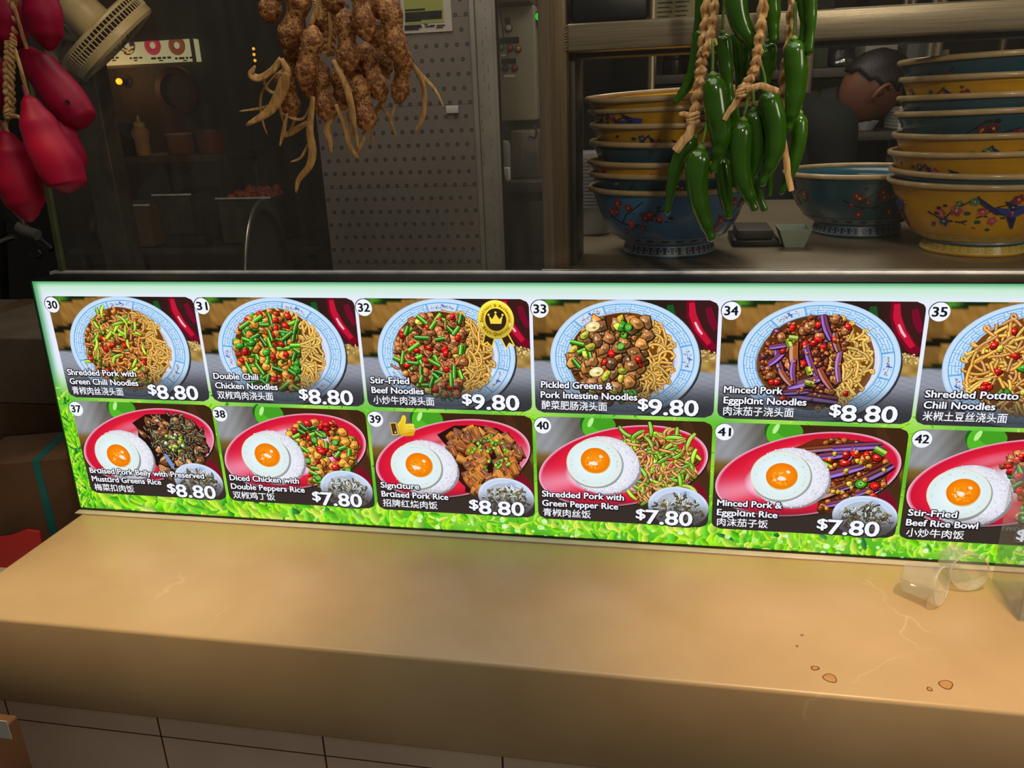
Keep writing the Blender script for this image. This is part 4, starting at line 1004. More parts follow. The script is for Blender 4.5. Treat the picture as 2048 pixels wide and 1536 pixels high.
# ---- green chillies
CH = mat('green_chilli_skin', (34, 72, 8), 0.20, col2=(54, 96, 10), scale=7, bump=0.06, bscale=50, coat=0.5, lo=.3, hi=.75)
STEM = mat('chilli_stem', (96, 128, 40), 0.5, col2=(70, 104, 30), scale=60)
CHI = [([(1412, -60), (1402, 0), (1396, 42), (1387, 80)], 22, .5, -.03, 'chilli tip at the upper left of the string in front of the steel rail'),
 ([(1406, 58), (1398, 88), (1385, 150), (1364, 187), (1348, 208)], 30, .5, -.03, 'thin chilli curling out left across the yellow bowl'),
 ([(1464, -70), (1476, 28), (1500, 80), (1534, 110)], 46, .45, -.10, 'large chilli at the top curving right to a round tip'),
 ([(1446, 68), (1452, 135), (1462, 214)], 32, .6, -.06, 'chilli behind the braid at upper left, upper half in view'),
 ([(1426, 152), (1434, 220), (1442, 270), (1438, 304), (1423, 348)], 50, .36, -.10, 'thick chilli directly right of the left knot'),
 ([(1390, 276), (1362, 312), (1345, 364), (1334, 432)], 34, .5, -.07, 'lower leftmost chilli slanting out over the blue bowl'),
 ([(1402, 298), (1394, 350), (1398, 404), (1412, 448), (1425, 484)], 46, .45, -.10, 'lowest chilli of the string, hook tipped'),
 ([(1444, 316), (1448, 366), (1454, 411), (1458, 438)], 32, .55, -.06, 'narrow dark chilli behind the lowest one'),
 ([(1486, 242), (1480, 295), (1484, 357), (1499, 393), (1512, 424)], 44, .42, -.10, 'front chilli in the middle hanging by a long green stem'),
 ([(1507, 222), (1513, 275), (1510, 332), (1496, 374)], 38, .5, -.075, 'chilli just behind the middle front one with a shiny shoulder'),
 ([(1506, 330), (1516, 382), (1531, 424)], 22, .75, -.05, 'chilli tip showing under the middle pair'),
 ([(1533, 182), (1548, 238), (1551, 290), (1541, 332), (1521, 374)], 46, .4, -.09, 'thick chilli below the cross tie'),
 ([(1589, 80), (1593, 150), (1586, 216), (1576, 264)], 46, .4, -.09, 'long chilli at the right side of the string'),
 ([(1598, -60), (1606, 0), (1610, 44), (1602, 92)], 28, .6, -.085, 'left one of the pair of chilli tips at the upper right'),
 ([(1622, -60), (1622, 0), (1622, 56), (1617, 112)], 26, .75, -.10, 'right one of the pair of chilli tips at the upper right'),
 ([(1600, 228), (1597, 284), (1582, 342), (1560, 390)], 32, .5, -.06, 'lower rightmost chilli beside the dark bowl'),
 ([(1538, -60), (1545, 20), (1549, 88)], 38, .6, -.07, 'dark chilli at the top between the two braids'),
 ([(1476, 60), (1482, 120), (1480, 200)], 38, .6, -.03, 'shaded chilli behind the large top one'),
 ([(1536, 86), (1535, 130), (1526, 190)], 36, .6, -.04, 'shaded chilli above the cross tie'),
 ([(1532, 300), (1540, 350), (1539, 392)], 20, .6, -.04, 'small chilli tip behind the thick one below the cross tie'),
 ([(1452, 190), (1466, 250), (1470, 330)], 34, .5, -.04, 'chilli mostly hidden between the left and middle ones'),
 ([(1474, 330), (1496, 380), (1486, 405)], 24, .6, -.035, 'chilli tip hidden behind the middle front one')]
for i, (pts, wd, tipk, Y, lab) in enumerate(CHI):
    p = path(pts, Y, 30); k = wd/2*pxm(p[10])
    rr = rads([(0, .35*k), (.03, .72*k), (.09, .96*k), (.22, 1.0*k), (.5, .86*k), (.74, .62*k), (.88, tipk*.86*k), (.955, max(.42, tipk)*k*.9), (.985, .3*k), (1, .06*k)], 30)
    mb = MB(); mb.loft(p, rr, 24, 0.012, i)
    o = thing('green_chilli', lab, 'chilli pepper', p[-1], 'green chillies on the right string')
    part(mb, 'body', CH, o, smooth=True)
    d = (p[0]-p[2]).normalized(); top = p[0]+d*.001
    mb = MB(); mb.lathe([(.36*k, -.001), (.42*k, .001), (.2*k, .0035), (.12*k, .005)], 12, top, axis=d)
    q = smoothpath([top+d*.004, top+d*.018+Vector((.002, 0, .002)), top+d*.03+Vector((R.uniform(-.006, .008), 0, .012))], 10); mb.loft(q, [.0019]*10, 8)
    part(mb, 'stem', STEM, o, smooth=True)
cs = thing('chilli_string', 'braided raffia cords tying the green chillies together', 'string', at(1490, 380, -0.06))
braid('braid', [(1424, -300), (1417, -40), (1408, 85), (1400, 152), (1389, 236)], -0.075, 20, cs, 6.5, 110, 2)
braid('braid', [(1436, -120), (1432, -20), (1424, 50), (1412, 110)], -0.085, 16, cs, 3.5, 50, 2)
braid('braid', [(1536, -300), (1528, -20), (1518, 80), (1508, 140), (1482, 184)], -0.115, 18, cs, 5.5, 110, 2)
braid('braid', [(1590, -300), (1584, -20), (1577, 80), (1567, 160), (1562, 240)], -0.065, 15, cs, 5, 90, 2)
for q, Y, wd, t in (([(1389, 234), (1372, 228), (1358, 229)], -.085, 11, .8), ([(1388, 240), (1376, 270), (1350, 302)], -.09, 16, 1.1), ([(1482, 188), (1466, 212), (1448, 240)], -.115, 13, .8), ([(1492, 178), (1524, 172), (1556, 183)], -.125, 13, .9), ([(1562, 240), (1572, 320), (1582, 382)], -.085, 13, .9), ([(1400, 100), (1428, 80), (1434, 90)], -.085, 8, .5)): tie('loose_end', q, Y, wd, cs, .5, t)
knot((1386, 236), -0.085, 22, cs); knot((1482, 184), -0.118, 18, cs)
single(rail, 'hanging_rail', DARKSTEEL, 'round steel rail above the glass from which the strings hang', 'rail')
# ------------------------------------------------------------------ porcelain bowls
def bowl_r(t):    # outer radius along height t in 0..1 (t=0 foot bottom)
    ks = ((0, .078), (.03, .080), (.17, .076), (.19, .080), (.22, .088), (.30, .100), (.45, .1125), (.62, .122), (.78, .1285), (.90, .1345), (.97, .1405), (1.0, .143))
    for (a, r0), (b, r1) in zip(ks, ks[1:]):
        if a <= t <= b: return r0+(r1-r0)*(t-a)/(b-a)
    return .143
BH = .118
def bowl_proto(kind, name, label, cat, group, loc):
    root = thing(name, label, cat, (0, 0, 0), group); ORIG[root.name] = Vector((0, 0, 0))
    body, dk, flowers, bandc = kind
    prof = [(0.001, .004), (.066, .004), (.070, 0), (.078, 0)]+[(bowl_r(t), BH*t) for t in (.03, .10, .17, .19, .22, .26, .30, .38, .45, .54, .62, .70, .78, .85, .90, .94)]
    mb = MB(); mb.lathe(prof+[(.1345, BH*.945), (.126, BH*.8), (.116, BH*.6), (.104, BH*.40), (.088, BH*.245), (.080, BH*.20), (.05, BH*.185), (.001, BH*.18)], 64)
    part(mb, 'bowl_body', body, root, smooth=True)
    rr = [(.1365+.004*math.cos(a)+.0028, BH*.972+.0045*math.sin(a)) for a in [6.283*i/10 for i in range(10)]]
    mb = MB(); mb.lathe(rr, 64, closed=True); part(mb, 'rim', RIMM, root, smooth=True)
    # painted foot band
    mb = MB(); n = 128
    def on(th, t, off=.0006): r_ = bowl_r(t)+off; return (r_*math.sin(th), -r_*math.cos(th), BH*t)
    def sect(t0, t1, f, nn=96):
        for i in range(nn):
            a0, a1 = 6.28319*i/nn, 6.28319*(i+1)/nn; c = f(i)
            mb.add([on(a0, t0), on(a1, t0), on(a1, t1), on(a0, t1)], [(0, 1, 2, 3)], c)
    b1, b2 = bandc
    sect(.035, .055, lambda i: b2); sect(.055, .15, lambda i: b1); sect(.15, .165, lambda i: b2)
    for i in range(40):    # lappets
        a = 6.28319*i/40; w_ = .055
        mb.add([on(a-w_, .07, .0010), on(a-w_*.5, .142, .0010), on(a+w_*.5, .142, .0010), on(a+w_, .07, .0010), on(a, .060, .0010)], [(0, 4, 3, 2, 1)], b2)
        mb.add([on(a-w_*.45, .085, .0013), on(a-w_*.25, .13, .0013), on(a+w_*.25, .13, .0013), on(a+w_*.45, .085, .0013)], [(0, 3, 2, 1)], b1)
    sect(.225, .238, lambda i: b2); sect(.238, .285, lambda i: mixc(b2, b1, .25 if i % 4 < 2 else .75)); sect(.285, .30, lambda i: b2)
    part(mb, 'foot_band', PAINTED, root, smooth=False)
    mb = MB()
    def sp2(pts, wd, c):
        for (a0, t0), (a1, t1) in zip(pts, pts[1:]):
            l = math.hypot((a1-a0), (t1-t0)) or 1; nx, ny = -(t1-t0)/l*wd, (a1-a0)/l*wd
            mb.add([on(a0+nx, t0+ny), on(a1+nx*.7, t1+ny*.7), on(a1-nx*.7, t1-ny*.7), on(a0-nx, t0-ny)], [(0, 1, 2, 3)], c)
    def spot(a, t, r_, c, off=.0012, n=8, asp=1.0):
        mb.add([on(a+r_*math.cos(q)*asp, min(.93, t+r_*1.1*math.sin(q)), off) for q in [6.283*i/n for i in range(n)]], [tuple(range(n))], c)
    rr_ = random.Random(11 if dk[0] > 60 else 12)
    for s0 in (0.0, 1.57, 3.14, 4.71):
        o_ = s0-.62+rr_.uniform(-.1, .1)
        sp2([(o_-.30, .62), (o_-.10, .52), (o_+.12, .50), (o_+.36, .60), (o_+.62, .57)], .014, dk); sp2([(o_-.10, .52), (o_+.02, .66), (o_+.2, .78), (o_+.3, .86)], .011, dk); sp2([(o_+.36, .60), (o_+.5, .72), (o_+.66, .76)], .009, dk); sp2([(o_+.12, .5), (o_+.3, .42)], .008, dk)
        for i in range(12):
            a, t = o_+rr_.uniform(-.3, .7), rr_.uniform(.40, .82); c = rr_.choice(flowers); r_ = rr_.uniform(.02, .038)
            for q in range(5): spot(a+r_*1.3*math.cos(q*1.257), t+r_*1.3*math.sin(q*1.257), r_*.75, sc(c, rr_.uniform(.8, 1.2)), .0012+q*.00008)
            spot(a, t, r_*.5, (230, 200, 90), .0018)
        for i in range(10): spot(o_+rr_.uniform(-.3, .7), rr_.uniform(.38, .86), rr_.uniform(.014, .026), rr_.choice([(44, 92, 70), (60, 110, 80), dk]), .0011, 6, 1.7)
        if kind is YK:      # a blue bird among the blossoms
            b = o_+.62; B = (62, 74, 160); D = (40, 44, 100)
            for pts, c in (([(-.16, .72), (-.02, .60), (.10, .58), (.2, .64), (.24, .72), (.12, .74), (.0, .70)], B), ([(-.02, .62), (-.34, .86), (-.30, .76), (-.12, .62)], D), ([(.0, .6), (.1, .44), (.14, .42), (.12, .58)], D), ([(.24, .72), (.32, .72), (.24, .68)], (220, 150, 40)), ([(.05, .66), (-.06, .80), (.14, .72)], D)):
                mb.add([on(b+x, y, .002) for x, y in pts], [tuple(range(len(pts)))], c)
    part(mb, 'painted_blossoms', PAINTED, root, smooth=False)
    root.location = loc
    return root
RIMM = mat('cream_glazed_rim', (226, 196, 148), .25, col2=(206, 174, 122), scale=30, coat=.3)
YB = mat('yellow_glaze', (236, 178, 24), .28, col2=(220, 158, 16), scale=14, coat=.4)
BB = mat('blue_glaze', (92, 152, 206), .28, col2=(74, 134, 190), scale=14, coat=.4)
TB = mat('teal_glaze', (48, 98, 112), .28, col2=(40, 86, 102), scale=14, coat=.4)
YK = (YB, (66, 44, 24), [(176, 40, 80), (206, 80, 110), (60, 80, 150), (90, 140, 110)], ((206, 176, 70), (226, 204, 120)))
BK = (BB, (60, 44, 40), [(186, 48, 60), (206, 80, 84), (160, 40, 60)], ((34, 62, 118), (196, 206, 216)))
TK = (TB, (40, 34, 30), [(150, 50, 56), (120, 44, 50)], ((34, 62, 108), (150, 164, 170)))
def stack(cx_px, cols, zs_px, Y, grp, side):
    names = {'y': 'yellow', 'b': 'blue', 't': 'teal'}; protos = {}
    n = len(cols)
    ords = ['topmost', 'second', 'third', 'fourth', 'fifth', 'sixth', 'seventh', 'lowest']
    for i in range(n-1, -1, -1):
        p = at(cx_px, zs_px[i], Y+ -.143); c = cols[i]
        base = Vector((at(cx_px, zs_px[n-1], Y-.14).x, Y, p.z-BH if i < n-1 else .4505)) + Vector((R.uniform(-.003, .003) if i < n-1 else 0, R.uniform(-.003, .003) if i < n-1 else 0, 0))
        w_ = 'lowest' if i == n-1 else ords[i]
        lab = '%s porcelain bowl with %s, %s %s the %s bowl stack' % (names[c], 'painted blossoms', w_, 'of' if w_ in ('topmost', 'lowest') else 'from the top of', side)
        k_ = {'y': YK, 'b': BK, 't': TK}[c]
        if c in PROTO: b = dup(PROTO[c], base, lab); b['group'] = grp
        else: b = bowl_proto(k_, 'porcelain_bowl', lab, 'bowl', grp, base); PROTO[c] = b
        b.rotation_euler = (R.uniform(-.02, .02) if i < n-1 else 0, R.uniform(-.02, .02) if i < n-1 else 0, 0 if i == n-1 else R.uniform(0, 6))
        if i == 0 and side == 'left': b.rotation_euler = (0, -.05, 1.0)
PROTO = {}
stack(1340, 'ytytytb', [182, 213, 247, 286, 326, 354, 395], .262, 'bowls in the left stack', 'left')
stack(2032, 'btyttyyb'[:0] or 'bytyyyty'.replace('bytyyyty', 'tyttyyty'), [102, 143, 186, 218, 266, 305, 346, 384], .262, 'bowls in the right stack', 'right')
mid = dup(PROTO['t'], Vector((at(1722, 360, .46).x, .46, .4505)), 'dark teal bowl standing alone between the two bowl stacks')
mid.rotation_euler = (0, 0, .5); del mid['group']
# ---- clear lids and tub left of the stack
LID = glass_mat('frosted_lid_plastic', tint=(.9, .9, .9), haze=.35, hcol=(.72, .70, .70), rough=.2, fres=False)
for i in range(16):
    z = .4505+.060+i*.0068
    if i == 0:
        c = at(1186, 420, .47); lid0 = None
        mb = MB(); mb.lathe([(.001, .0), (.034, .0), (.036, .002), (.043, .050), (.048, .051), (.048, .054), (.0425, .054), (.0345, .003), (.001, .002)], 36, (c.x, .47, z-.0535))
        lid0 = single(mb, 'plastic_container', LID, 'clear plastic container in the nested pile left of the bowl stack', 'container', 'nested clear containers', smooth='auto')
    else: dup(lid0, lid0.location+Vector((R.uniform(-.001, .001), 0, i*.0068)))
mb = MB(); cx = lid0.location.x
mb.lathe([(.001, .001), (.034, .001), (.036, .003), (.043, .055), (.046, .056), (.046, .059), (.042, .059), (.0415, .055), (.0345, .004), (.001, .003)], 36, (cx, .47, .4505))
single(mb, 'plastic_container', LID, 'lowest clear plastic container standing under the nested pile', 'container')
# ---- things on the steel shelf
mb = MB(); a = at(1462, 478, .33); b = at(1556, 478, .33)
ph = thing('black_tray', 'black plastic tray on the steel shelf under the chillies', 'tray', ((a.x+b.x)/2, .36, .4505))
mb.box((a.x, .30, .4505), (b.x, .42, .462), .003); part(mb, 'tray_body', BLACKP, ph)
mb = MB(); mb.box((a.x+.008, .306, .462), (b.x-.012, .41, .478), .002); part(mb, 'inner_box', DARKSTEEL, ph)
mb = MB(); a = at(1556, 456, .30); b = at(1620, 456, .30); za = at(1590, 456, .30).z; zb = .4505; c = at(1600, 498, .30)
cup = thing('paper_dish', 'small pale green paper dish on the steel shelf beside the dark bowl', 'dish', ((a.x+b.x)/2, .31, .4505))
xa, xb = a.x, b.x
vs = [(xa+.012, .285, zb), (xb-.010, .285, zb), (xb-.010, .335, zb), (xa+.012, .335, zb), (xa, .275, za), (xb, .275, za+.001), (xb, .345, za+.001), (xa, .345, za)]
vin = [(x+(.0015 if i in (0, 3, 4, 7) else -.0015), y+(.0015 if i in (0, 1, 4, 5) else -.0015), z+(.0015 if i < 4 else 0)) for i, (x, y, z) in enumerate(vs)]
mb.add(vs+vin, [(0, 3, 2, 1), (0, 1, 5, 4), (1, 2, 6, 5), (2, 3, 7, 6), (3, 0, 4, 7), (8, 9, 10, 11), (9, 8, 12, 13), (10, 9, 13, 14), (11, 10, 14, 15), (8, 11, 15, 12), (4, 5, 13, 12), (5, 6, 14, 13), (6, 7, 15, 14), (7, 4, 12, 15)])
part(mb, 'dish_body', mat('pale_green_paper', (170, 184, 168), .6, col2=(150, 166, 150), scale=20), cup)
# ---- on top of the rail
mb = MB(); a = at(1140, 30, .16); b = at(1300, 10, .16); mb.box((max(a.x, .868), .105, .8198), (b.x, .19, .865), .006)
single(mb, 'black_crate', BLACKP, 'black plastic crate standing on the steel rail beside the post', 'crate')
cdm = thing('label_card', 'small printed price card standing on the steel rail', 'card', (at(1350, 10, .13).x, .125, .8198))
a = at(1310, 10, .13); b = at(1390, 6, .13); mb = MB(); mb.box((a.x, .124, .8198), (b.x, .126, .862)); part(mb, 'card', mat('buff_card', (150, 140, 100), .7, col2=(136, 126, 88), scale=20), cdm)
mb = MB()
for r_ in range(5):
    for q in range(2):
        x = a.x+.004+q*.026; mb.box((x, .1233, .823+r_*.0062), (x+R.uniform(.012, .022), .1239, .8245+r_*.0062))
part(mb, 'printed_lines', BLACKP, cdm)
mb = MB(); a = at(1612, -30, .14); b = at(1668, 4, .14); mb.box((a.x, .12, .8198), (b.x, .18, .90), .004); single(mb, 'black_bin', BLACKP, 'black box on the steel rail right of the chillies, only its foot in view', 'box')

# ------------------------------------------------------------------ kitchen behind the left pane
def dots_mat():
    m = mat('perforated_panel', (128, 116, 106), .55, .15, col2=(112, 101, 92), scale=3)
    nt = m.node_tree; N = nt.nodes; L = nt.links; b = N['Principled BSDF']; src = b.inputs['Base Color'].links[0].from_socket
    def M_(op, a, c=None):
        q = N.new('ShaderNodeMath'); q.operation = op
        for i, x in enumerate((a, c)):
            if x is None: continue
            if isinstance(x, (int, float)): q.inputs[i].default_value = x
            else: L.new(x, q.inputs[i])
        return q.outputs[0]
    tc = N.new('ShaderNodeTexCoord'); sp_ = N.new('ShaderNodeSeparateXYZ'); L.new(tc.outputs['Object'], sp_.inputs[0])
    px, pz = .0242, .0310
    fz = M_('DIVIDE', M_('ADD', sp_.outputs[2], 10.0), pz); row = M_('FLOOR', fz)
    off = M_('MULTIPLY', M_('MODULO', row, 2.0), .5)
    fx = M_('ADD', M_('DIVIDE', M_('ADD', sp_.outputs[0], 10.0), px), off)
    dx = M_('MULTIPLY', M_('SUBTRACT', M_('FRACT', fx), .5), px); dz = M_('MULTIPLY', M_('SUBTRACT', M_('FRACT', fz), .5), pz)
    d = M_('SQRT', M_('ADD', M_('MULTIPLY', dx, dx), M_('MULTIPLY', dz, dz)))
    hole = M_('LESS_THAN', d, .0047); core = M_('LESS_THAN', d, .0024)
    seam = M_('LESS_THAN', M_('MODULO', M_('ADD', sp_.outputs[2], 10.02), .186), .0014)
    k = M_('MAXIMUM', M_('SUBTRACT', hole, M_('MULTIPLY', core, .6)), M_('MULTIPLY', seam, .6))
    mx = N.new('ShaderNodeMix'); mx.data_type = 'RGBA'; L.new(k, mx.inputs[0]); L.new(src, mx.inputs[6]); mx.inputs[7].default_value = lin((34, 30, 28)); L.new(mx.outputs[2], b.inputs['Base Color']); return m
YP = .72
x0 = at(640, 300, YP).x; x1 = at(951, 300, YP).x
pg = thing('perforated_panel', 'tall grey perforated panel behind the peanuts', 'panel', ((x0+x1)/2, YP, .13))
mb = MB(); mb.box((x0, YP, .1305), (x1, YP+.02, 1.3)); part(mb, 'panel_sheet', dots_mat(), pg)
mb = MB(); a = at(893, 212, YP); b = at(918, 226, YP); mb.box((a.x, YP-.006, b.z), (b.x, YP-.0003, a.z), .001); part(mb, 'small_hook', WHITEP, pg)
cp = thing('slotted_post', 'pale slotted metal corner post beside the perforated panel', 'post', (at(978, 300, YP).x, YP, .13))
xa, xb = at(953, 300, YP).x, at(1002, 300, YP).x
mb = MB(); mb.box((xa, YP-.01, .1305), (xa+.012, YP+.03, 1.3), .002); mb.box((xa+.012, YP-.004, .1305), (xb, YP+.03, 1.3), .002); mb.box((xb-.006, YP-.010, .1305), (xb, YP+.028, 1.3), .001); part(mb, 'post_body', mat('pale_grey_metal', (150, 142, 128), .5, .2, col2=(134, 126, 112), scale=12), cp)
mb = MB()
for i in range(56):
    z = .15+i*.0185; x = R.choice([xa+.017, xa+.026, xa+.036])+R.uniform(-.001, .001)
    for j in range(R.choice([1, 2, 3])): mb.box((x, YP-.0046, z+j*.005), (x+.0014, YP-.0039, z+j*.005+.0022))
part(mb, 'slots', BLACKP, cp, smooth=False)
nt_ = thing('paper_notice', 'white paper notice with a green block taped on the perforated panel', 'notice', (at(852, 30, YP).x, YP-.003, .7))
a = at(796, -60, YP-.003); b = at(905, 62, YP-.003)
mb = MB(); mb.box((a.x, YP-.003, b.z), (b.x, YP-.0005, a.z)); part(mb, 'sheet', mat('notice_paper', (190, 178, 160), .8, col2=(176, 166, 148), scale=10), nt_)
def nrect(px0, py0, px1, py1, mm, nm, dy=.0002):
    p, q = at(px0, py0, YP-.0032-dy), at(px1, py1, YP-.0032-dy); mb = MB(); mb.box((p.x, YP-.0034-dy, q.z), (q.x, YP-.0031, p.z)); part(mb, nm, mm, nt_, smooth=False)
nrect(804, -50, 888, 44, mat('notice_green', (150, 150, 72), .7, col2=(138, 140, 62), scale=8), 'green_block')
mb = MB()
for i, (x0_, y0_, x1_) in enumerate(((810, 19, 850), (810, 25, 884), (810, 31, 884), (810, 36, 884), (810, 41, 842), (809, 51, 842), (809, 54, 844), (809, 58, 838), (848, 48, 856), (850, 52, 868), (860, 50, 870), (873, 50, 890), (872, 54, 886))):
    p, q = at(x0_, y0_, YP-.0036), at(x1_, y0_+1.3, YP-.0036); mb.box((p.x, YP-.0040, q.z), (q.x, YP-.0034, p.z))
part(mb, 'printed_lines', BLACKP, nt_, smooth=False)
# electrical cabinet
YE = 1.02
mb = MB(); x0 = at(955, 300, 1.08).x; x1 = at(1150, 300, 1.08).x; mb.box((x0, 1.08, FZ), (x1+.02, 1.12, 1.7)); struct(mb, 'wall_partition', mat('partition_paint', (56, 52, 46), .7, col2=(46, 42, 37), scale=4))
a = at(986, 14, YE); b = at(1074, 240, YE)
ec = thing('control_box', 'beige electrical control box with coloured push buttons', 'control box', ((a.x+b.x)/2, 1.05, b.z))
mb = MB(); mb.box((a.x, YE, b.z), (b.x, 1.0795, a.z), .004); part(mb, 'housing', mat('control_box_paint', (150, 140, 114), .5, col2=(136, 126, 100), scale=6), ec)
def button(px, py, r, c, name='push_button', label=None, em=0):
    p = at(px, py, YE); k = pxm(p)*r
    mb = MB(); mb.lathe([(.0005, .0), (k*1.3, 0), (k*1.3, .006), (k, .007), (k, .004)], 20, p, axis=(0, -1, 0)); part(mb, 'button_collar', BLACKP, ec)
    mb = MB(); mb.lathe([(k*.98, .004), (k*.95, .013), (k*.7, .016), (.0005, .017)], 20, p, axis=(0, -1, 0)); part(mb, name, mat('button_'+name, c, .3, emit=c if em else None, estr=em), ec, label=label)
button(1003, 95, 5, (30, 140, 70), label='green push button'); button(1021, 96, 5, (160, 50, 44), label='red push button'); button(1037, 98, 5, (190, 120, 30), label='amber push button')
button(1012, 136, 5, (30, 40, 36), label='black push button'); button(1030, 136, 5, (150, 40, 50), label='crimson push button'); button(1018, 56, 6, (190, 186, 170), 'white_knob', 'white knob')
def erect(px0, py0, px1, py1, mm, nm):
    p, q = at(px0, py0, YE-.002), at(px1, py1, YE-.002); mb = MB(); mb.box((p.x, YE-.003, q.z), (q.x, YE-.0002, p.z)); part(mb, nm, mm, ec, smooth=False)
erect(993, 76, 1038, 86, BLACKP, 'name_plate'); erect(1003, 118, 1032, 127, BLACKP, 'name_plate'); erect(1009, 36, 1021, 47, mat('brown_plate', (60, 44, 36), .5), 'name_plate')
erect(1001, 109, 1012, 112, WHITEP, 'paper_label'); erect(1008, 150, 1029, 154, WHITEP, 'paper_label')
def cable(pts, Y, wpx, m, parent, nm='cable'):
    p = path(pts, Y, 30); mb = MB(); mb.loft(p, [wpx*pxm(p[10])/2]*30, 8); part(mb, nm, m, parent)
cable([(1000, 16), (1004, 45), (1007, 74)], YE-.004, 1.6, RUBBER, ec); cable([(993, 18), (992, 80), (993, 160), (996, 238)], YE-.006, 3, RUBBER, ec); cable([(1006, 135), (998, 145), (995, 156)], YE-.006, 1.6, RUBBER, ec); cable([(1016, 100), (1015, 116)], YE-.005, 1.4, RUBBER, ec)
mb = MB(); a2 = at(985, -20, .98); b2 = at(1062, 12, .98); mb.box((a2.x, .96, a.z+.001), (b2.x, 1.07, a.z+.12), .003); single(mb, 'carton', CARD, 'brown carton resting on the beige control box', 'carton')
p = at(1078, 33, 1.04); lt = thing('indicator_light', 'small glowing green indicator light beside the steel post', 'light', p)
mb = MB(); mb.lathe([(.0005, .04), (.013, .04), (.013, 0), (.010, -.002)], 20, p, axis=(0, 1, 0)); part(mb, 'collar', BLACKP, lt)
mb = MB(); mb.lathe([(.010, -.001), (.009, -.006), (.0005, -.009)], 20, p, axis=(0, 1, 0)); part(mb, 'lens', mat('green_lens', (20, 190, 50), .3, emit=(20, 210, 60), estr=.7), lt)
# machine and cabinet under the control box
kc = thing('kitchen_cabinet', 'dark kitchen cabinet below the control box', 'cabinet', (at(1040, 450, .98).x, .98, FZ))
za = at(1040, 362, .9).z; xl, xr = at(1004, 450, .9).x, at(1110, 450, .9).x
mb = MB(); mb.box((xl, .92, FZ), (xr, 1.075, za-.03)); part(mb, 'cabinet_body', mat('dark_cabinet', (36, 34, 32), .5, col2=(30, 28, 27), scale=8), kc)
mb = MB(); mb.box((xl-.004, .89, za-.03), (xr, 1.075, za), .003); part(mb, 'worktop', DARKSTEEL, kc)
p, q = at(1055, 402, .918), at(1088, 502, .918); mb = MB(); mb.box((p.x, .912, q.z), (q.x, .9198, p.z), .002); part(mb, 'door', mat('cabinet_door', (58, 54, 50), .45, .3), kc)
mch = thing('steel_machine', 'small steel kitchen machine on the cabinet below the control box', 'machine', (at(1050, 350, .98).x, .98, za))
p, q = at(1018, 262, .95), at(1078, 340, .95); mb = MB(); mb.box((p.x, .96, za), (q.x, 1.07, p.z), .006); part(mb, 'body', mat('scuffed_steel', (118, 110, 98), .5, .5, col2=(92, 86, 76), scale=9, stretch=(6, 1, 1)), mch)
p = at(1009, 290, .93); mb = MB(); mb.lathe([(.001, 0), (.014, 0), (.015, .004), (.015, max(.05, p.z-za)), (.011, max(.05, p.z-za)+.01), (.001, max(.05, p.z-za)+.012)], 24, (p.x, .93, za)); part(mb, 'canister', mat('grey_canister', (120, 120, 116), .4), mch)
p = at(1013, 338, .915); mb = MB(); mb.box((p.x-.008, .905, za), (p.x+.008, .925, za+.034), .003); part(mb, 'switch_box', WHITEP, mch)
cable([(1066, 250), (1073, 262), (1070, 275), (1058, 272)], .945, 4, RUBBER, mch, 'hose'); cable([(1008, 350), (1016, 385), (1014, 430), (1022, 436)], .885, 2.5, RUBBER, kc)
# big round pan lid standing on the prep table
c = at(543, 596, .42); kpx = pxm(c); rad_ = 180*kpx; V_ = (c-CAM); V_.z = 0; V_.normalize(); lidn = (V_*-math.cos(math.radians(75))+Vector((V_.y, -V_.x, 0))*math.sin(math.radians(75))).normalized()
c = Vector((c.x, .42, .1305+rad_+.002))
pl = thing('pan_lid', 'large dark round pan standing on edge behind the lower glass', 'pan', (c.x, .42, .13))
mb = MB(); mb.lathe([(.001, -.004), (rad_*.86, -.004), (rad_*.90, .006), (rad_*.985, .008), (rad_, .004), (rad_*.985, 0), (rad_*.9, -.001), (rad_*.87, -.011), (.001, -.011)], 80, c, axis=lidn); part(mb, 'pan_disc', mat('dark_iron', (66, 62, 56), .4, .3, col2=(54, 50, 46), scale=10), pl)
mb = MB(); mb.lathe([(rad_*(1+.012*math.cos(a_)), .005+rad_*.012*math.sin(a_)) for a_ in [6.283*i/10 for i in range(10)]], 80, c, axis=lidn, closed=True); part(mb, 'rolled_rim', mat('worn_steel_rim', (120, 112, 96), .3, .8), pl)
# ------------------------------------------------------------------ far left of the kitchen, seen dimly through the dusty glass
YB_ = 2.897
ds = thing('doughnut_sign', 'lit cream sign with three doughnut pictures high on the back wall', 'sign', at(300, 110, YB_))
z1 = at(300, 84, YB_).z; z0 = at(300, 129, YB_).z; xa, xb = at(196, 110, YB_).x, at(402, 110, YB_).x
mb = MB(); mb.box((xa, YB_-.05, z0), (xb, YB_, z1), .004); part(mb, 'sign_box', mat('lit_sign_face', (212, 206, 160), .5, emit=(206, 200, 150), estr=.42), ds)
mb = MB(); mb.box((xb-.02, YB_-.054, z0), (xb, YB_-.0505, z1)); mb.box((xa, YB_-.054, z0-.012), (xb, YB_-.0505, z0)); part(mb, 'sign_edge', mat('sign_edge_metal', (120, 104, 70), .5), ds)
def ringm(cx, cz, r0, r1, y, c, nm):
    n = 36; mb = MB(); vs = []
    for i in range(n):
        a = 6.283*i/n
        for r_ in (r0, (r0+r1)/2, r1): vs.append((cx+r_*math.cos(a), y-(.006 if r_ not in (r0, r1) else 0), min(z1, cz+r_*math.sin(a))))
    mb.add(vs, [(3*i+j, 3*((i+1) % n)+j, 3*((i+1) % n)+j+1, 3*i+j+1) for i in range(n) for j in (0, 1)])
    part(mb, nm, mat('doughnut_print', c, .6, emit=c, estr=.35), ds)
dr = 18*pxm(at(300, 100, YB_))
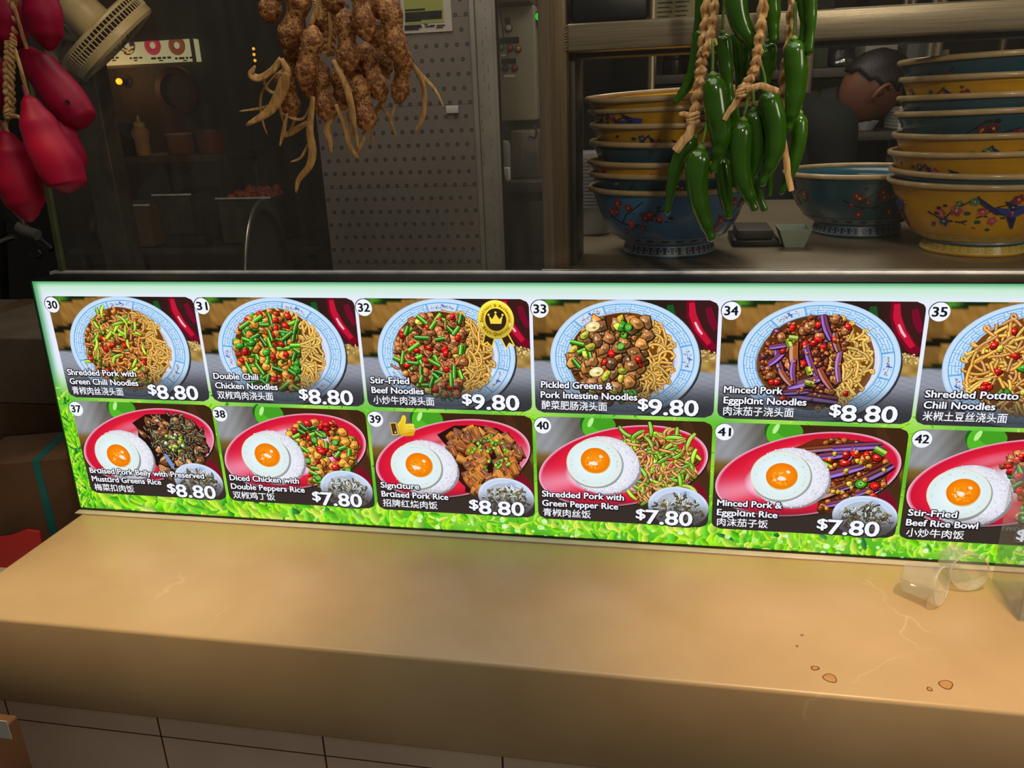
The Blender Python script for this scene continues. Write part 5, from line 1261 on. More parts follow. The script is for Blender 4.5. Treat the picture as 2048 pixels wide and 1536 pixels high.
for px, c in ((266, (86, 40, 50)), (317, (196, 60, 74)), (365, (150, 80, 52))):
    p = at(px, 92, YB_); ringm(p.x, p.z, dr*.34, dr, YB_-.052, c, 'doughnut_picture')
mb = MB(); rr = random.Random(5); p = at(266, 92, YB_)
for i in range(22):
    a = rr.uniform(3.3, 6.1); q = dr*rr.uniform(.45, .9); mb.box((p.x+q*math.cos(a)-.005, YB_-.062, p.z+q*math.sin(a)-.004), (p.x+q*math.cos(a)+.005, YB_-.0575, p.z+q*math.sin(a)+.004))
part(mb, 'sprinkles', mat('sprinkle_print', (206, 190, 120), .5, emit=(206, 190, 120), estr=.35), ds)
mb = MB()
for px in (228, 272, 322, 370):
    for py, w_ in ((116, 20 if px > 300 else 13), (121, 4)):
        p, q = at(px-w_, py-1, YB_-.052), at(px+w_, py+1, YB_-.052); x = p.x
        while x < q.x-.01:
            l = rr.uniform(.012, .03); mb.box((x, YB_-.0525, q.z), (min(q.x, x+l), YB_-.0503, p.z)); x += l+.009
part(mb, 'caption_lines', mat('caption_ink', (70, 66, 40), .6), ds)
p = at(243, 163, 2.85); wl = thing('wall_lamp', 'small glowing amber lamp on the dark back wall', 'lamp', p)
mb = MB(); mb.lathe([(.001, .05), (.03, .05), (.03, .04), (.014, .03), (.014, 0)], 20, (p.x, 2.85, p.z), axis=(0, 1, 0)); part(mb, 'lamp_base', DARKSTEEL, wl)
mb = MB(); k = 6.2*pxm(p); mb.lathe([(k*math.sin(a_), -k*math.cos(a_)) for a_ in [.02+3.1*i/10 for i in range(11)]], 20, (p.x, 2.83, p.z), axis=(0, 1, 0)); part(mb, 'bulb', mat('amber_bulb', (255, 170, 40), .3, emit=(255, 150, 30), estr=2.2), wl)
lp = bpy.data.lights.new('amber_lamp_light', 'POINT'); lp.energy = .5; lp.color = (1, .5, .15); lp.shadow_soft_size = .02; lo_ = bpy.data.objects.new('amber_lamp_light', lp); COL.objects.link(lo_); lo_.location = (p.x, 2.72, p.z)
bl = thing('bulb_string', 'row of three tiny yellow bulbs hanging one below the other', 'lights', at(508, 97, 2.86))
q = path([(506, -40), (507, 60), (508, 97), (510, 124)], 2.86, 20); mb = MB(); mb.loft(q, [.003]*20, 6); part(mb, 'wire', RUBBER, bl)
for px, py in ((507, 97.5), (508, 109), (510, 121)):
    c = at(px, py, 2.85); k = 3*pxm(c); mb = MB(); mb.lathe([(k*math.sin(a_), -k*math.cos(a_)) for a_ in [.02+3.1*i/8 for i in range(9)]], 14, c); part(mb, 'bulb', mat('yellow_bulb', (250, 180, 60), .3, emit=(250, 176, 60), estr=1.0), bl)
# round red wall sign
p = at(358, 182, 2.86); k = 46*pxm(p); rs = thing('round_red_sign', 'dim round red sign with a dark middle on the back wall', 'sign', p)
mb = MB(); mb.lathe([(k, 0), (k*.98, -.03), (k*.72, -.035), (k*.68, -.02)], 48, p, axis=(0, 1, 0)); part(mb, 'red_ring', mat('dull_red_paint', (92, 22, 26), .5, col2=(74, 18, 22), scale=8), rs)
mb = MB(); mb.lathe([(.001, -.018), (k*.70, -.018), (k*.70, .03), (.001, .03)], 48, p, axis=(0, 1, 0)); part(mb, 'middle', mat('dull_brown_board', (56, 48, 32), .6), rs)
# oscillating fan on its bracket
YF = 1.25
ctr_f = at(216, 72, YF); kf = pxm(ctr_f)
V_ = (ctr_f-CAM).normalized(); R_ = V_.cross(Vector((0, 0, 1))).normalized(); T_ = R_.cross(V_)
U = (R_*.755+T_*.655+V_*.02).normalized(); A = (R_*-.655+T_*.755+V_*.06); A = (A-U*A.dot(U)).normalized(); W = U.cross(A)       # U along the cage, A towards the motor
pp = thing('fan_post', 'dark post carrying the fan bracket behind the glass', 'post', (at(112, 300, YF+.12).x, YF+.12, FZ))
xq = at(112, 120, YF).x; mb = MB(); mb.box((xq-.05, YF+.10, FZ), (xq+.05, YF+.18, 1.7), .004); part(mb, 'post_body', DARKSTEEL, pp)
fn = thing('wall_fan', 'tilted cream wall fan seen edge on through the glass', 'fan', ctr_f)
rf, hf = 99*kf, 26*kf
def LF(prof, c=ctr_f): mb = MB(); mb.lathe(prof, 44, c, axis=A); return mb
part(LF([(rf*.94, -hf), (rf, -hf*.8), (rf, -hf*.2), (rf*.985, -hf*.2), (rf*.985, -hf*.8), (rf*.92, -hf*.96)]), 'front_ring', CREAM, fn)
part(LF([(rf*.35, hf*1.02), (rf*.97, hf*.95), (rf, hf*.85), (rf, hf*.65), (rf*.985, hf*.65), (rf*.96, hf*.82), (rf*.35, hf*.92)]), 'back_guard', CREAM, fn)
mb = MB()
for i in range(72):
    a_ = 6.283*i/72; d = U*math.cos(a_)+W*math.sin(a_); mb.loft([ctr_f+d*rf*.995+A*(hf*.7), ctr_f+d*rf*1.0, ctr_f+d*rf*.995-A*(hf*.3)], [.0021]*3, 6)
for h_ in (.28,): mb.lathe([(rf*.995+.003*math.cos(b_), hf*h_+.003*math.sin(b_)) for b_ in [6.283*j/6 for j in range(6)]], 44, ctr_f, axis=A, closed=True)
for i in range(40):
    a_ = 6.283*i/40; d = U*math.cos(a_)+W*math.sin(a_); mb.loft([ctr_f+d*rf*.16-A*hf*1.15, ctr_f+d*rf*.6-A*hf*1.1, ctr_f+d*rf*.94-A*hf*.95], [.0018]*3, 6)
part(mb, 'guard_wires', CREAM, fn)
mb = MB(); mb.lathe([(.001, -hf*1.2), (rf*.18, -hf*1.15), (rf*.18, -hf*1.0), (.001, -hf)], 28, ctr_f, axis=A); part(mb, 'front_cap', CREAM, fn)
mb = MB()
for i in range(3):
    a_ = 2.094*i+.3; d = U*math.cos(a_)+W*math.sin(a_); e_ = (U*-math.sin(a_)+W*math.cos(a_))
    vs = []
    for t in (.12, .4, .7, .92):
        w2 = rf*(.1+.26*math.sin(t*2.6)); vs += [ctr_f+d*rf*t-e_*w2-A*hf*.25, ctr_f+d*rf*t+e_*w2+A*hf*.25]
    k0 = [(2*j, 2*j+1, 2*j+3, 2*j+2) for j in range(3)]; mb.add(vs+[v+A*.002 for v in vs], k0+[tuple(x+8 for x in f)[::-1] for f in k0])
part(mb, 'blades', mat('smoked_blade', (110, 96, 66), .3), fn)
mb = MB(); mb.lathe([(rf*.36, hf), (rf*.38, hf*1.2), (rf*.36, hf*3.1), (rf*.30, hf*3.6), (.001, hf*3.7)], 32, ctr_f, axis=A); part(mb, 'motor_housing', CREAM, fn)
j0 = ctr_f+A*hf*2.4-U*rf*.34
mb = MB(); e0 = at(166, 74, YF); e1 = at(112, 66, YF+.02); e2 = at(106, 120, YF+.06)
mb.loft(smoothpath([j0, e0, e1], 14), [.022, .022]+[.026]*12, 14, 0, 0, .55); mb.loft(smoothpath([e1, at(106, 90, YF+.05), e2], 12), [.028]*12, 14, 0, 0, .7)
part(mb, 'bracket_arm', mat('grey_cream_plastic', (150, 142, 118), .5, col2=(136, 128, 104), scale=12), fn)
mb = MB(); mb.box((xq-.03, YF+.055, at(106, 165, YF).z), (xq+.03, YF+.0995, at(106, 60, YF).z), .004); part(mb, 'mounting_plate', mat('plate_plastic', (128, 122, 104), .5), fn)
# serving shelf with jars
YS = 1.9
def zat(px, py, Y): return at(px, py, Y).z
zs = zat(340, 311, YS); xa, xb = at(236, 315, YS).x, at(450, 315, YS).x
ws = thing('steel_shelf_unit', 'dim steel shelf unit carrying jars behind the left glass', 'shelf', ((xa+xb)/2, YS+.15, FZ))
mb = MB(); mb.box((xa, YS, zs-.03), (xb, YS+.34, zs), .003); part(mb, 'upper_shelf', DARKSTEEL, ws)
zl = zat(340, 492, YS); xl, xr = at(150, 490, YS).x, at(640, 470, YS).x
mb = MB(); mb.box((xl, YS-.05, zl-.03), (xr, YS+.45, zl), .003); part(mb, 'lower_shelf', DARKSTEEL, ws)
for x in (xl+.04, xr-.05):
    for y in (YS, YS+.4): mb = MB(); mb.loft([(x, y, FZ), (x, y, zl-.03)], [.02]*2, 10); part(mb, 'leg', DARKSTEEL, ws)
for x in (xa+.02, xb-.03): mb = MB(); mb.loft([(x, YS+.3, zl), (x, YS+.3, zs-.03)], [.015]*2, 10); part(mb, 'upright', DARKSTEEL, ws)
def lath(name, m, lab, cat, px, Y, zb, prof, n=30, grp=None):
    c = at(px, 300, Y); mb = MB(); k = pxm(c); mb.lathe([(r_*k, h_*k) for r_, h_ in prof], n, (c.x, Y, zb+.0005)); return single(mb, name, m, lab, cat, grp)
bt = thing('sauce_bottle', 'small tan squeeze bottle on the upper shelf of the dim unit', 'bottle', (at(285, 300, YS+.05).x, YS+.05, zs))
c = at(287, 300, YS+.05); k = pxm(c)
mb = MB(); mb.lathe([(a_*k, b_*k+zs+.0005) for a_, b_ in ((.1, 0), (13, 0), (14, 2), (14, 30), (17, 38), (17, 46), (11, 54), (10, 56))], 24, (c.x, YS+.05, 0)); part(mb, 'bottle_body', mat('tan_bottle', (150, 116, 66), .4), bt)
mb = MB(); mb.lathe([(a_*k, b_*k+zs) for a_, b_ in ((10.5, 55), (10.5, 62), (3, 66), (2, 76), (.1, 77))], 24, (c.x, YS+.05, 0)); part(mb, 'nozzle', mat('tan_cap', (176, 140, 90), .4), bt)
lath('stock_pot', mat('black_pot', (34, 32, 28), .35, .4), 'dark pot with a bright rim on the upper shelf', 'pot', 252, YS+.1, zs, [(.1, 0), (24, 0), (26, 3), (26, 58), (28, 59), (28, 62), (24, 61), (23, 6), (.1, 4)])
def tub(name, px0, px1, py0, m, lab, rim):
    a_, b_ = at(px0, py0, YS+.02), at(px1, py0, YS+.02); t = thing(name, lab, 'container', ((a_.x+b_.x)/2, YS+.1, zs))
    w_ = (b_.x-a_.x)/2; cx = (a_.x+b_.x)/2; h_ = a_.z-zs; cy = YS+.02+w_+.003
    mb = MB(); mb.lathe([(.001, zs+.0005), (w_*.86, zs+.0005), (w_*.92, zs+.006), (w_*.98, zs+h_*.9), (w_*.94, zs+h_*.9), (w_*.86, zs+.012), (.001, zs+.01)], 30, (cx, cy, 0)); part(mb, 'tub_body', m, t)
    mb = MB(); mb.lathe([(w_*.93, zs+h_*.9), (w_*1.02, zs+h_*.9), (w_*1.02, zs+h_), (w_*.93, zs+h_)], 30, (cx, cy, 0), closed=True); part(mb, 'rim', rim, t)
tub('food_tub', 313, 370, 268, mat('brown_tub', (92, 66, 38), .4), 'brown food tub on the upper shelf left of the reddish one', mat('pale_tub_rim', (120, 100, 66), .4))
tub('food_tub', 373, 428, 262, mat('reddish_tub', (96, 46, 30), .4), 'reddish brown food tub at the right of the upper shelf', mat('brown_tub_rim', (84, 56, 36), .4))
# lower shelf: pan lid, tray, basin, meat
c = at(188, 372, YS); k = pxm(c); pn = thing('round_tray', 'round metal tray leaning at the left end of the dim shelf unit', 'tray', (c.x, YS, zl))
ax = Vector((-.45, -.85, .25)).normalized(); rt = 44*k; c = Vector((c.x, YS+.02, zl+rt*.965+.004))
mb = MB(); mb.lathe([(.001, 0), (rt*.88, 0), (rt, .02), (rt*1.0, .024), (rt*.87, .005), (.001, .004)], 44, c, axis=ax); part(mb, 'tray_disc', mat('dull_tray', (92, 84, 62), .4, .5, col2=(74, 66, 48), scale=8), pn)
def otray(name, px0, px1, pyb, pyt, Y, m, lab, fill=None, fillname='contents', depth=.2):
    a_, b_ = at(px0, pyb, Y), at(px1, pyb, Y); zt_ = at(px0, pyt, Y).z; zb_ = zl+.0008
    t = thing(name, lab, 'tray', ((a_.x+b_.x)/2, Y+depth/2, zb_)); th = .006
    mb = MB(); mb.box((a_.x, Y, zb_), (b_.x, Y+depth, zb_+th)); mb.box((a_.x, Y, zb_), (b_.x, Y+th, zt_)); mb.box((a_.x, Y+depth-th, zb_), (b_.x, Y+depth, zt_+.01)); mb.box((a_.x, Y+th, zb_), (a_.x+th, Y+depth-th, zt_)); mb.box((b_.x-th, Y+th, zb_), (b_.x, Y+depth-th, zt_)); part(mb, 'tray_body', m, t, smooth=False)
    mb = MB(); mb.box((a_.x-.008, Y-.008, zt_-.002), (b_.x+.008, Y+.004, zt_+.006), .002); part(mb, 'front_rim', ALU, t)
    if fill:
        mb = MB(); rr = random.Random(px0)
        for i in range(70):
            c = Vector((rr.uniform(a_.x+.03, b_.x-.03), Y+rr.uniform(.03, depth-.03), zt_-.006+rr.uniform(-.006, .03))); mb.lathe([(.001, -.012), (.014, -.008), (.018, 0), (.012, .01), (.001, .013)], 7, c, axis=(rr.uniform(-1, 1), rr.uniform(-1, 1), rr.uniform(.2, 1)))
        mb.box((a_.x+th, Y+th, zb_+th), (b_.x-th, Y+depth-th, zt_-.006)); o = part(mb, fillname, fill, t); o['kind'] = 'stuff'
    return t
otray('metal_tray', 322, 392, 470, 391, YS+.02, DARKSTEEL, 'bright rimmed metal tray in the middle of the dim shelf unit', depth=.24)
otray('meat_tray', 446, 548, 470, 398, YS+.02, DARKSTEEL, 'metal tray heaped with minced meat left of the perforated panel', mat('minced_meat', (170, 84, 56), .5, col2=(130, 56, 40), scale=50), 'minced_meat', .24)
otray('steel_basin', 250, 309, 484, 412, YS-.045, mat('brown_basin', (86, 66, 44), .4), 'square brown basin at the front of the dim shelf unit', depth=.1)
mb = MB(); a_, b_ = at(328, 440, YS-.03), at(410, 440, YS-.03); mb.box((a_.x, YS-.045, zl+.0006), (b_.x, YS+.015, zl+.05), .004); single(mb, 'black_case', mat('glossy_black', (16, 15, 14), .15), 'glossy black case in front of the bright rimmed tray', 'case')

# ------------------------------------------------------------------ right part of the kitchen behind the bowls
YR = 2.15
rk = thing('storage_rack', 'steel storage rack with packages behind the cook', 'rack', (1.9, YR+.2, FZ))
zr1 = zat(1750, 131, YR); zr2 = zat(1750, 262, YR); xa, xb = at(1300, 100, YR).x, at(2080, 100, YR).x
for z in (zr1, zr2, -.1): mb = MB(); mb.box((xa, YR, z-.035), (xb, YR+.4, z), .003); part(mb, 'shelf', DARKSTEEL, rk)
for px in (1302, 1612, 1846, 1862, 2070):
    x = at(px, 200, YR).x
    for y in (YR-.012, YR+.39): mb = MB(); mb.loft([(x, y, FZ), (x, y, 1.25)], [.014]*2, 10); part(mb, 'upright', STEEL, rk)
def pkg(name, px0, px1, py0, z, m, lab, cat, d=.2, Y=YR+.03, bev=.004):
    a_, b_ = at(px0, py0, Y), at(px1, py0, Y); mb = MB(); mb.box((a_.x, Y, z+.0006), (b_.x, Y+d, a_.z), bev); return single(mb, name, m, lab, cat)
pkg('white_box', 1732, 1797, 88, zr1, mat('white_carton', (176, 172, 158), .7, col2=(160, 156, 142), scale=8), 'plain white box on the rack straight above the cook', 'box')
pkg('white_box', 1816, 1858, 86, zr1, mat('grey_carton', (108, 110, 102), .7), 'greyish box on the rack right of the white one', 'box')
pkg('white_box', 1862, 1900, 100, zr1, mat('pale_carton', (140, 138, 124), .7), 'pale low box on the rack behind the right bowl stack', 'box')
pkg('green_package', 1618, 1658, 96, zr1, mat('green_pack', (58, 74, 40), .6, col2=(48, 62, 34), scale=6), 'dull green package on the rack left of the foil bag', 'package')
fb = thing('foil_bag', 'dark plastic bag with a crinkled silver patch on the rack', 'bag', (at(1690, 120, YR).x, YR+.1, zr1))
a_, b_ = at(1662, 94, YR+.03), at(1722, 94, YR+.03); cx = (a_.x+b_.x)/2; w_ = (b_.x-a_.x)/2; h_ = a_.z-zr1
mb = MB(); mb.loft([(cx, YR+.1, zr1+h_*t) for t in (.03, .08, .3, .6, .85, 1)], [w_*q for q in (.7, .88, .9, .85, .7, .45)], 24, .05, 3, .8); part(mb, 'bag_body', mat('dark_bag', (52, 46, 50), .35), fb)
mb = MB(); mb.loft([(cx-w_*.5, YR+.1-w_*.74, zr1+h_*.2), (cx, YR+.1-w_*.84, zr1+h_*.26), (cx+w_*.6, YR+.1-w_*.66, zr1+h_*.22)], [.012, .02, .012], 12, .2, 4); part(mb, 'foil_patch', mat('silver_foil', (200, 200, 196), .2, .9, bump=.6, bscale=60), fb)
for px, lab in ((1348, 'dark round jar on the rack seen left of the chillies'), (1384, 'second dark round jar on the rack partly behind the chillies')):
    c = at(px, 135, YR+.1); k = pxm(c); jr = thing('dark_jar', lab, 'jar', (c.x, YR+.1, zr1), None)
    mb = MB(); mb.lathe([(.001, .0005), (k*22, .0005), (k*23, .006), (k*23, k*26), (k*20, k*30), (.001, k*30)], 30, (c.x, YR+.1, zr1)); part(mb, 'jar_body', mat('dark_jar_body', (46, 34, 32), .3, col2=(38, 28, 26), scale=8), jr)
    mb = MB(); mb.lathe([(k*21, k*30), (k*21.5, k*37), (.001, k*38)], 30, (c.x, YR+.1, zr1)); part(mb, 'lid', BLACKP, jr)
# white ladle rack / paper stack on middle shelf
for j in range(7):
    a_, b_ = at(1800, 220, YR+.03), at(1842, 220, YR+.03); z = zr2+.0006+j*.012
    mb = MB(); mb.box((a_.x+R.uniform(-.004, .004), YR+.03, z), (b_.x+R.uniform(-.004, .004), YR+.25, z+.0112), .002)
    single(mb, 'folded_cloth', WHITEP, 'folded white cloth in the small pile on the middle rack shelf', 'cloth', 'cloths piled on the rack')
mb = MB(); c = at(1612, 175, YR+.12); k = pxm(c); mb.lathe([(.001, .0005), (k*40, .0005), (k*48, .03), (k*46, k*64), (k*30, k*78), (.001, k*80)], 36, (c.x, YR+.17, zr2)); single(mb, 'rice_cooker', mat('pale_enamel', (126, 118, 104), .35, col2=(112, 104, 92), scale=6), 'pale rounded cooker on the rack behind the cook', 'cooker')
mb = MB(); c = at(1732, 249, YR+.06); mb.lathe([(.001, .0005), (.03, .0005), (.05, .03), (.052, .034), (.048, .033), (.028, .006), (.001, .005)], 28, (c.x, YR+.09, zr2)); single(mb, 'small_bowl', ALU, 'small bright steel bowl on the rack beside the cook', 'bowl')
pkg('tray_box', 1880, 1960, 195, zr2, mat('grey_plastic_box', (112, 108, 98), .5), 'grey storage box on the rack behind the right bowl stack', 'box')

# ------------------------------------------------------------------ the cook
YC = 1.62
hd = at(1748, 176, YC)
kp = pxm(hd)
SKIN = mat('skin', (118, 72, 52), .55, col2=(106, 64, 46), scale=14); HAIR = mat('black_hair', (26, 18, 16), .5, col2=(38, 26, 22), scale=60, stretch=(2, 2, .4), bump=.4, bscale=120)
SHIRT = mat('dark_green_shirt', (14, 22, 18), .9, col2=(10, 16, 13), scale=12, bump=.2, bscale=20); COLLAR = mat('black_collar', (14, 15, 15), .8); TROUS = mat('dark_trousers', (24, 24, 28), .85)
ck = thing('person', 'cook in a dark shirt bending forward behind the glass, looking down to the right', 'person', (at(1640, 300, YC).x, YC, FZ))
def skin_mesh(name, pts, edges, m, parent, lv=2):
    me = bpy.data.meshes.new(name); o_ = ORIG[parent.name]
    me.from_pydata([(Vector(p[:3])-o_)[:] for p in pts], edges, []); ob = bpy.data.objects.new(name, me); COL.objects.link(ob)
    md = ob.modifiers.new('skin', 'SKIN'); md.use_smooth_shade = True
    for i, p in enumerate(pts):
        sv = me.skin_vertices[0].data[i]; r_ = p[3] if isinstance(p[3], tuple) else (p[3], p[3]); sv.radius = r_; sv.use_root = (i == 0)
    s2 = ob.modifiers.new('sub', 'SUBSURF'); s2.levels = lv; s2.render_levels = lv
    dg = bpy.context.evaluated_depsgraph_get(); nm = bpy.data.meshes.new_from_object(ob.evaluated_get(dg), depsgraph=dg)
    bpy.data.objects.remove(ob); nm.materials.clear(); nm.materials.append(m); nm.name = name
    for q in nm.polygons: q.use_smooth = True
    ob = bpy.data.objects.new(name, nm); COL.objects.link(ob); ob.parent = parent; return ob
hdc = Vector((hd.x, YC+.02, hd.z))
def ac(px, py, dy=0): q = at(px, py, YC); return Vector((q.x, YC+.05+dy, q.z))
nk1 = hdc+Vector((-.045, .01, -.045)); nk0 = ac(1678, 218)
chest = ac(1622, 292); waist = ac(1556, 380); pel = ac(1500, 470)
shN = ac(1648, 258, -.17); shF = ac(1648, 258, .17)
elN = shN+Vector((.04, -.02, -.28)); hnN = elN+Vector((.21, .05, -.10)); elF = shF+Vector((.06, .02, -.28)); hnF = elF+Vector((.19, -.05, -.10))
kn = [Vector((pel.x+.10, YC-.05, -.36)), Vector((pel.x+.10, YC+.15, -.36))]; an = [Vector((pel.x+.04, YC-.06, FZ+.07)), Vector((pel.x+.04, YC+.16, FZ+.07))]
# body (skin) : pelvis root, torso, neck, arms to the wrist, legs
B = [(*pel, .10), (*waist, .095), (*chest, .10), (*nk0, .050), (*nk1, .050), (*shN, .052), (*elN, .042), (*hnN, .026), (*shF, .052), (*elF, .042), (*hnF, .026),
     (pel.x, YC-.05, pel.z-.10, .085), (*kn[0], .062), (*an[0], .042), (pel.x, YC+.15, pel.z-.10, .085), (*kn[1], .062), (*an[1], .042)]
skin_mesh('body', B, [(0, 1), (1, 2), (2, 3), (3, 4), (2, 5), (5, 6), (6, 7), (2, 8), (8, 9), (9, 10), (0, 11), (11, 12), (12, 13), (0, 14), (14, 15), (15, 16)], SKIN, ck)
mb = MB(); pth = smoothpath([nk0+(nk1-nk0)*.12, nk0-(nk0-chest)*.18, ac(1650, 250), chest, waist, pel, pel+(pel-waist)*.35], 30)
mb.loft(pth, rads([(0, .058), (.10, .078), (.22, .112), (.42, .128), (.7, .125), (1, .122)], 30), 28, .012, 4, 1.45); part(mb, 'shirt', SHIRT, ck, smooth=True)
for sh, el in ((shN, elN), (shF, elF)):
    mb = MB(); mb.loft(smoothpath([sh+Vector((-.02, .06 if sh is shN else -.06, .01)), sh, sh+(el-sh)*.4, sh+(el-sh)*.8], 16), [.085+.0*i-.0018*i for i in range(16)], 20, .02, 2); part(mb, 'sleeve', SHIRT, ck, smooth=True)
skin_mesh('trousers', [(*(pel-Vector((0, 0, .02))), .125), (pel.x, YC-.05, pel.z-.10, .108), (*kn[0], .08), (*an[0], .066), (pel.x, YC+.15, pel.z-.10, .108), (*kn[1], .08), (*an[1], .066)], [(0, 1), (1, 2), (2, 3), (0, 4), (4, 5), (5, 6)], TROUS, ck)
mb = MB(); d = (nk1-nk0).normalized(); mb.lathe([(.070, -.03), (.068, .012), (.062, .022), (.057, .014), (.060, -.03)], 28, nk0, axis=d); part(mb, 'collar', COLLAR, ck, smooth=True)
for q in an: mb = MB(); mb.box((q.x-.05, q.y-.045, FZ+.0005), (q.x+.20, q.y+.045, FZ+.075), .025); part(mb, 'shoe', BLACKP, ck)
# head : looking down to the right
F = (Vector((.62, .26, -.74))).normalized(); SDE = Vector((.14, -.99, .0)); SDE = (SDE-F*SDE.dot(F)).normalized(); UPH = SDE.cross(F); UPH = UPH if UPH.z > 0 else -UPH
import bmesh
bm = bmesh.new(); bmesh.ops.create_icosphere(bm, subdivisions=4, radius=1)
HR = .098
for v in bm.verts:
    x, y, z = v.co      # x face, y side, z up
    sx, sy, sz = 1.0, .78, 1.16
    if z < -.1: k = (-z-.1); sy *= 1-.34*k; sx *= 1-.10*k
    if x > .5 and z < .45:
        sx *= 1-.10*(x-.5)
        n_ = math.exp(-((y/.13)**2+((z+.18)/.20)**2)); sx *= 1+.20*n_                        # nose
        e_ = math.exp(-(((abs(y)-.33)/.14)**2+((z-.04)/.10)**2)); sx *= 1-.09*e_           # eye sockets
        b_ = math.exp(-(((abs(y)-.30)/.22)**2+((z-.20)/.07)**2)); sx *= 1+.035*b_
        l_ = math.exp(-((y/.22)**2+((z+.52)/.06)**2)); sx *= 1+.05*l_; sx *= 1-.04*math.exp(-((y/.24)**2+((z+.56)/.02)**2))
        c_ = math.exp(-((y/.25)**2+((z+.86)/.12)**2)); sx *= 1+.08*c_
    v.co = Vector((x*sx*HR, y*sy*HR, z*sz*HR))
mb = MB(); mb.add([hdc+F*v.co.x+SDE*v.co.y+UPH*v.co.z for v in bm.verts], [[v.index for v in f.verts] for f in bm.faces]); part(mb, 'head', SKIN, ck, smooth=True)
# hair cap
mb = MB(); keep = {}; vs = []
def hairy(c): x, y, z = c.x/HR, c.y/HR, c.z/HR; return z > .46-.10*x if x > .35 else (z > -.02-.34*(-x) if x < -.05 else z > .30-.6*abs(x-.35)*0-.18*abs(y))
src = [v.co.copy() for v in bm.verts]
tri = [[v.index for v in f.verts] for f in bm.faces if all(hairy(v.co) for v in f.verts)]
use = sorted({i for t in tri for i in t}); mp_ = {i: k for k, i in enumerate(use)}; rr = random.Random(2)
outv = [src[i]*(1.10+rr.uniform(-.012, .02)) for i in use]; inv = [src[i]*1.0 for i in use]; n = len(use)
cnt = {}
for t in tri:
    for a_, b_ in ((t[0], t[1]), (t[1], t[2]), (t[2], t[0])): cnt[(a_, b_)] = 1
edge = [(a_, b_) for (a_, b_) in cnt if (b_, a_) not in cnt]
mb.add([hdc+F*v.x+SDE*v.y+UPH*v.z for v in outv+inv], [tuple(mp_[i] for i in t) for t in tri]+[tuple(mp_[i]+n for i in t)[::-1] for t in tri]+[(mp_[b_], mp_[a_], mp_[a_]+n, mp_[b_]+n) for a_, b_ in edge]); part(mb, 'hair', HAIR, ck, smooth=True)
bm.free()
for s_ in (1, -1):     # ears, eyes, brows
    c = hdc+SDE*(s_*HR*.79)-F*HR*.05-UPH*HR*.12; mb = MB()
    q = [c+UPH*(.030*math.cos(a_))+F*(-.016*math.sin(a_)) + SDE*(s_*(.006+.010*max(0, math.sin(a_)))) for a_ in [-.6+4.4*i/15 for i in range(16)]]
    mb.loft(q, [.0065]*12+[.006, .005, .005, .004], 10); mb.loft([c-F*.012, c+SDE*s_*.004-F*.004, c+F*.008], [.014, .018, .008], 10, 0, 0, .4); part(mb, 'ear', SKIN, ck, smooth=True)
    c = hdc+SDE*(s_*HR*.28)+F*HR*.80+UPH*HR*.05; mb = MB(); mb.lathe([(.011*math.sin(a_), -.011*math.cos(a_)) for a_ in [.02+3.1*i/8 for i in range(9)]], 14, c); part(mb, 'eye', mat('eye_white', (190, 184, 176), .2), ck, smooth=True)
    mb = MB(); c2 = hdc+F*HR*.93+UPH*HR*.22; mb.loft([c2+SDE*s_*HR*.12, c2+SDE*s_*HR*.3+UPH*.005, c2+SDE*s_*HR*.48-F*.012], [.003, .0045, .002], 8); part(mb, 'eyebrow', HAIR, ck, smooth=True)
# hands: palm with four fingers and thumb
def hand(wr, dirv, side):
    d = Vector(dirv).normalized(); up = Vector((0, 0, 1)); s_ = d.cross(up).normalized()*side; dn = -up
    P_ = [(*wr, (.026, .020)), (*(wr+d*.035), (.034, .018)), (*(wr+d*.075), (.038, .016))]; E_ = [(0, 1), (1, 2)]
    for j, (o_, l) in enumerate(((-.030, .062), (-.010, .075), (.010, .070), (.028, .055))):
        b_ = wr+d*.085+s_*o_; i0 = len(P_)
        P_ += [(*b_, .0095), (*(b_+d*l*.5+dn*.012), .0088), (*(b_+d*l*.8+dn*.034), .008)]; E_ += [(2, i0), (i0, i0+1), (i0+1, i0+2)]
    b_ = wr+d*.03-s_*.034; i0 = len(P_); P_ += [(*(b_), .012), (*(b_+d*.03-s_*.022+dn*.01), .010), (*(b_+d*.058-s_*.022+dn*.026), .0085)]; E_ += [(1, i0), (i0, i0+1), (i0+1, i0+2)]
    skin_mesh('hand', P_, E_, SKIN, ck, 1)
hand(hnN, (.9, .2, -.3), 1); hand(hnF, (.9, -.2, -.3), -1)
# ------------------------------------------------------------------ cartons and clutter left of the counter
def carton(px0, px1, pyt, pyb, Y, d, m, lab, tape=None, name='carton', zb=None):
    a_, b_ = at(px0, pyt, Y), at(px1, pyt, Y); z0_ = at((px0+px1)/2, pyb, Y).z if zb is None else zb
    t = thing(name, lab, 'carton', ((a_.x+b_.x)/2, Y+d/2, z0_)); mb = MB(); mb.box((a_.x, Y, z0_), (b_.x, Y+d, a_.z), .004); part(mb, 'box', m, t)
    if tape: p_ = MB(); p_.box(((a_.x+b_.x)/2-.03, Y-.0008, z0_+(a_.z-z0_)*.72), ((a_.x+b_.x)/2+.03, Y-.0002, a_.z)); p_.box(((a_.x+b_.x)/2-.03, Y-.0008, a_.z+.0002), ((a_.x+b_.x)/2+.03, Y+d, a_.z+.0008)); part(p_, 'packing_tape', tape, t)
    return t, a_, b_, z0_
TAPE = mat('packing_tape', (120, 96, 62), .3)
YL = .19
t3, a3, b3, z3 = carton(-420, 118, 930, 1500, YL, .36, CARD, 'lowest brown carton left of the counter', None, zb=FZ)
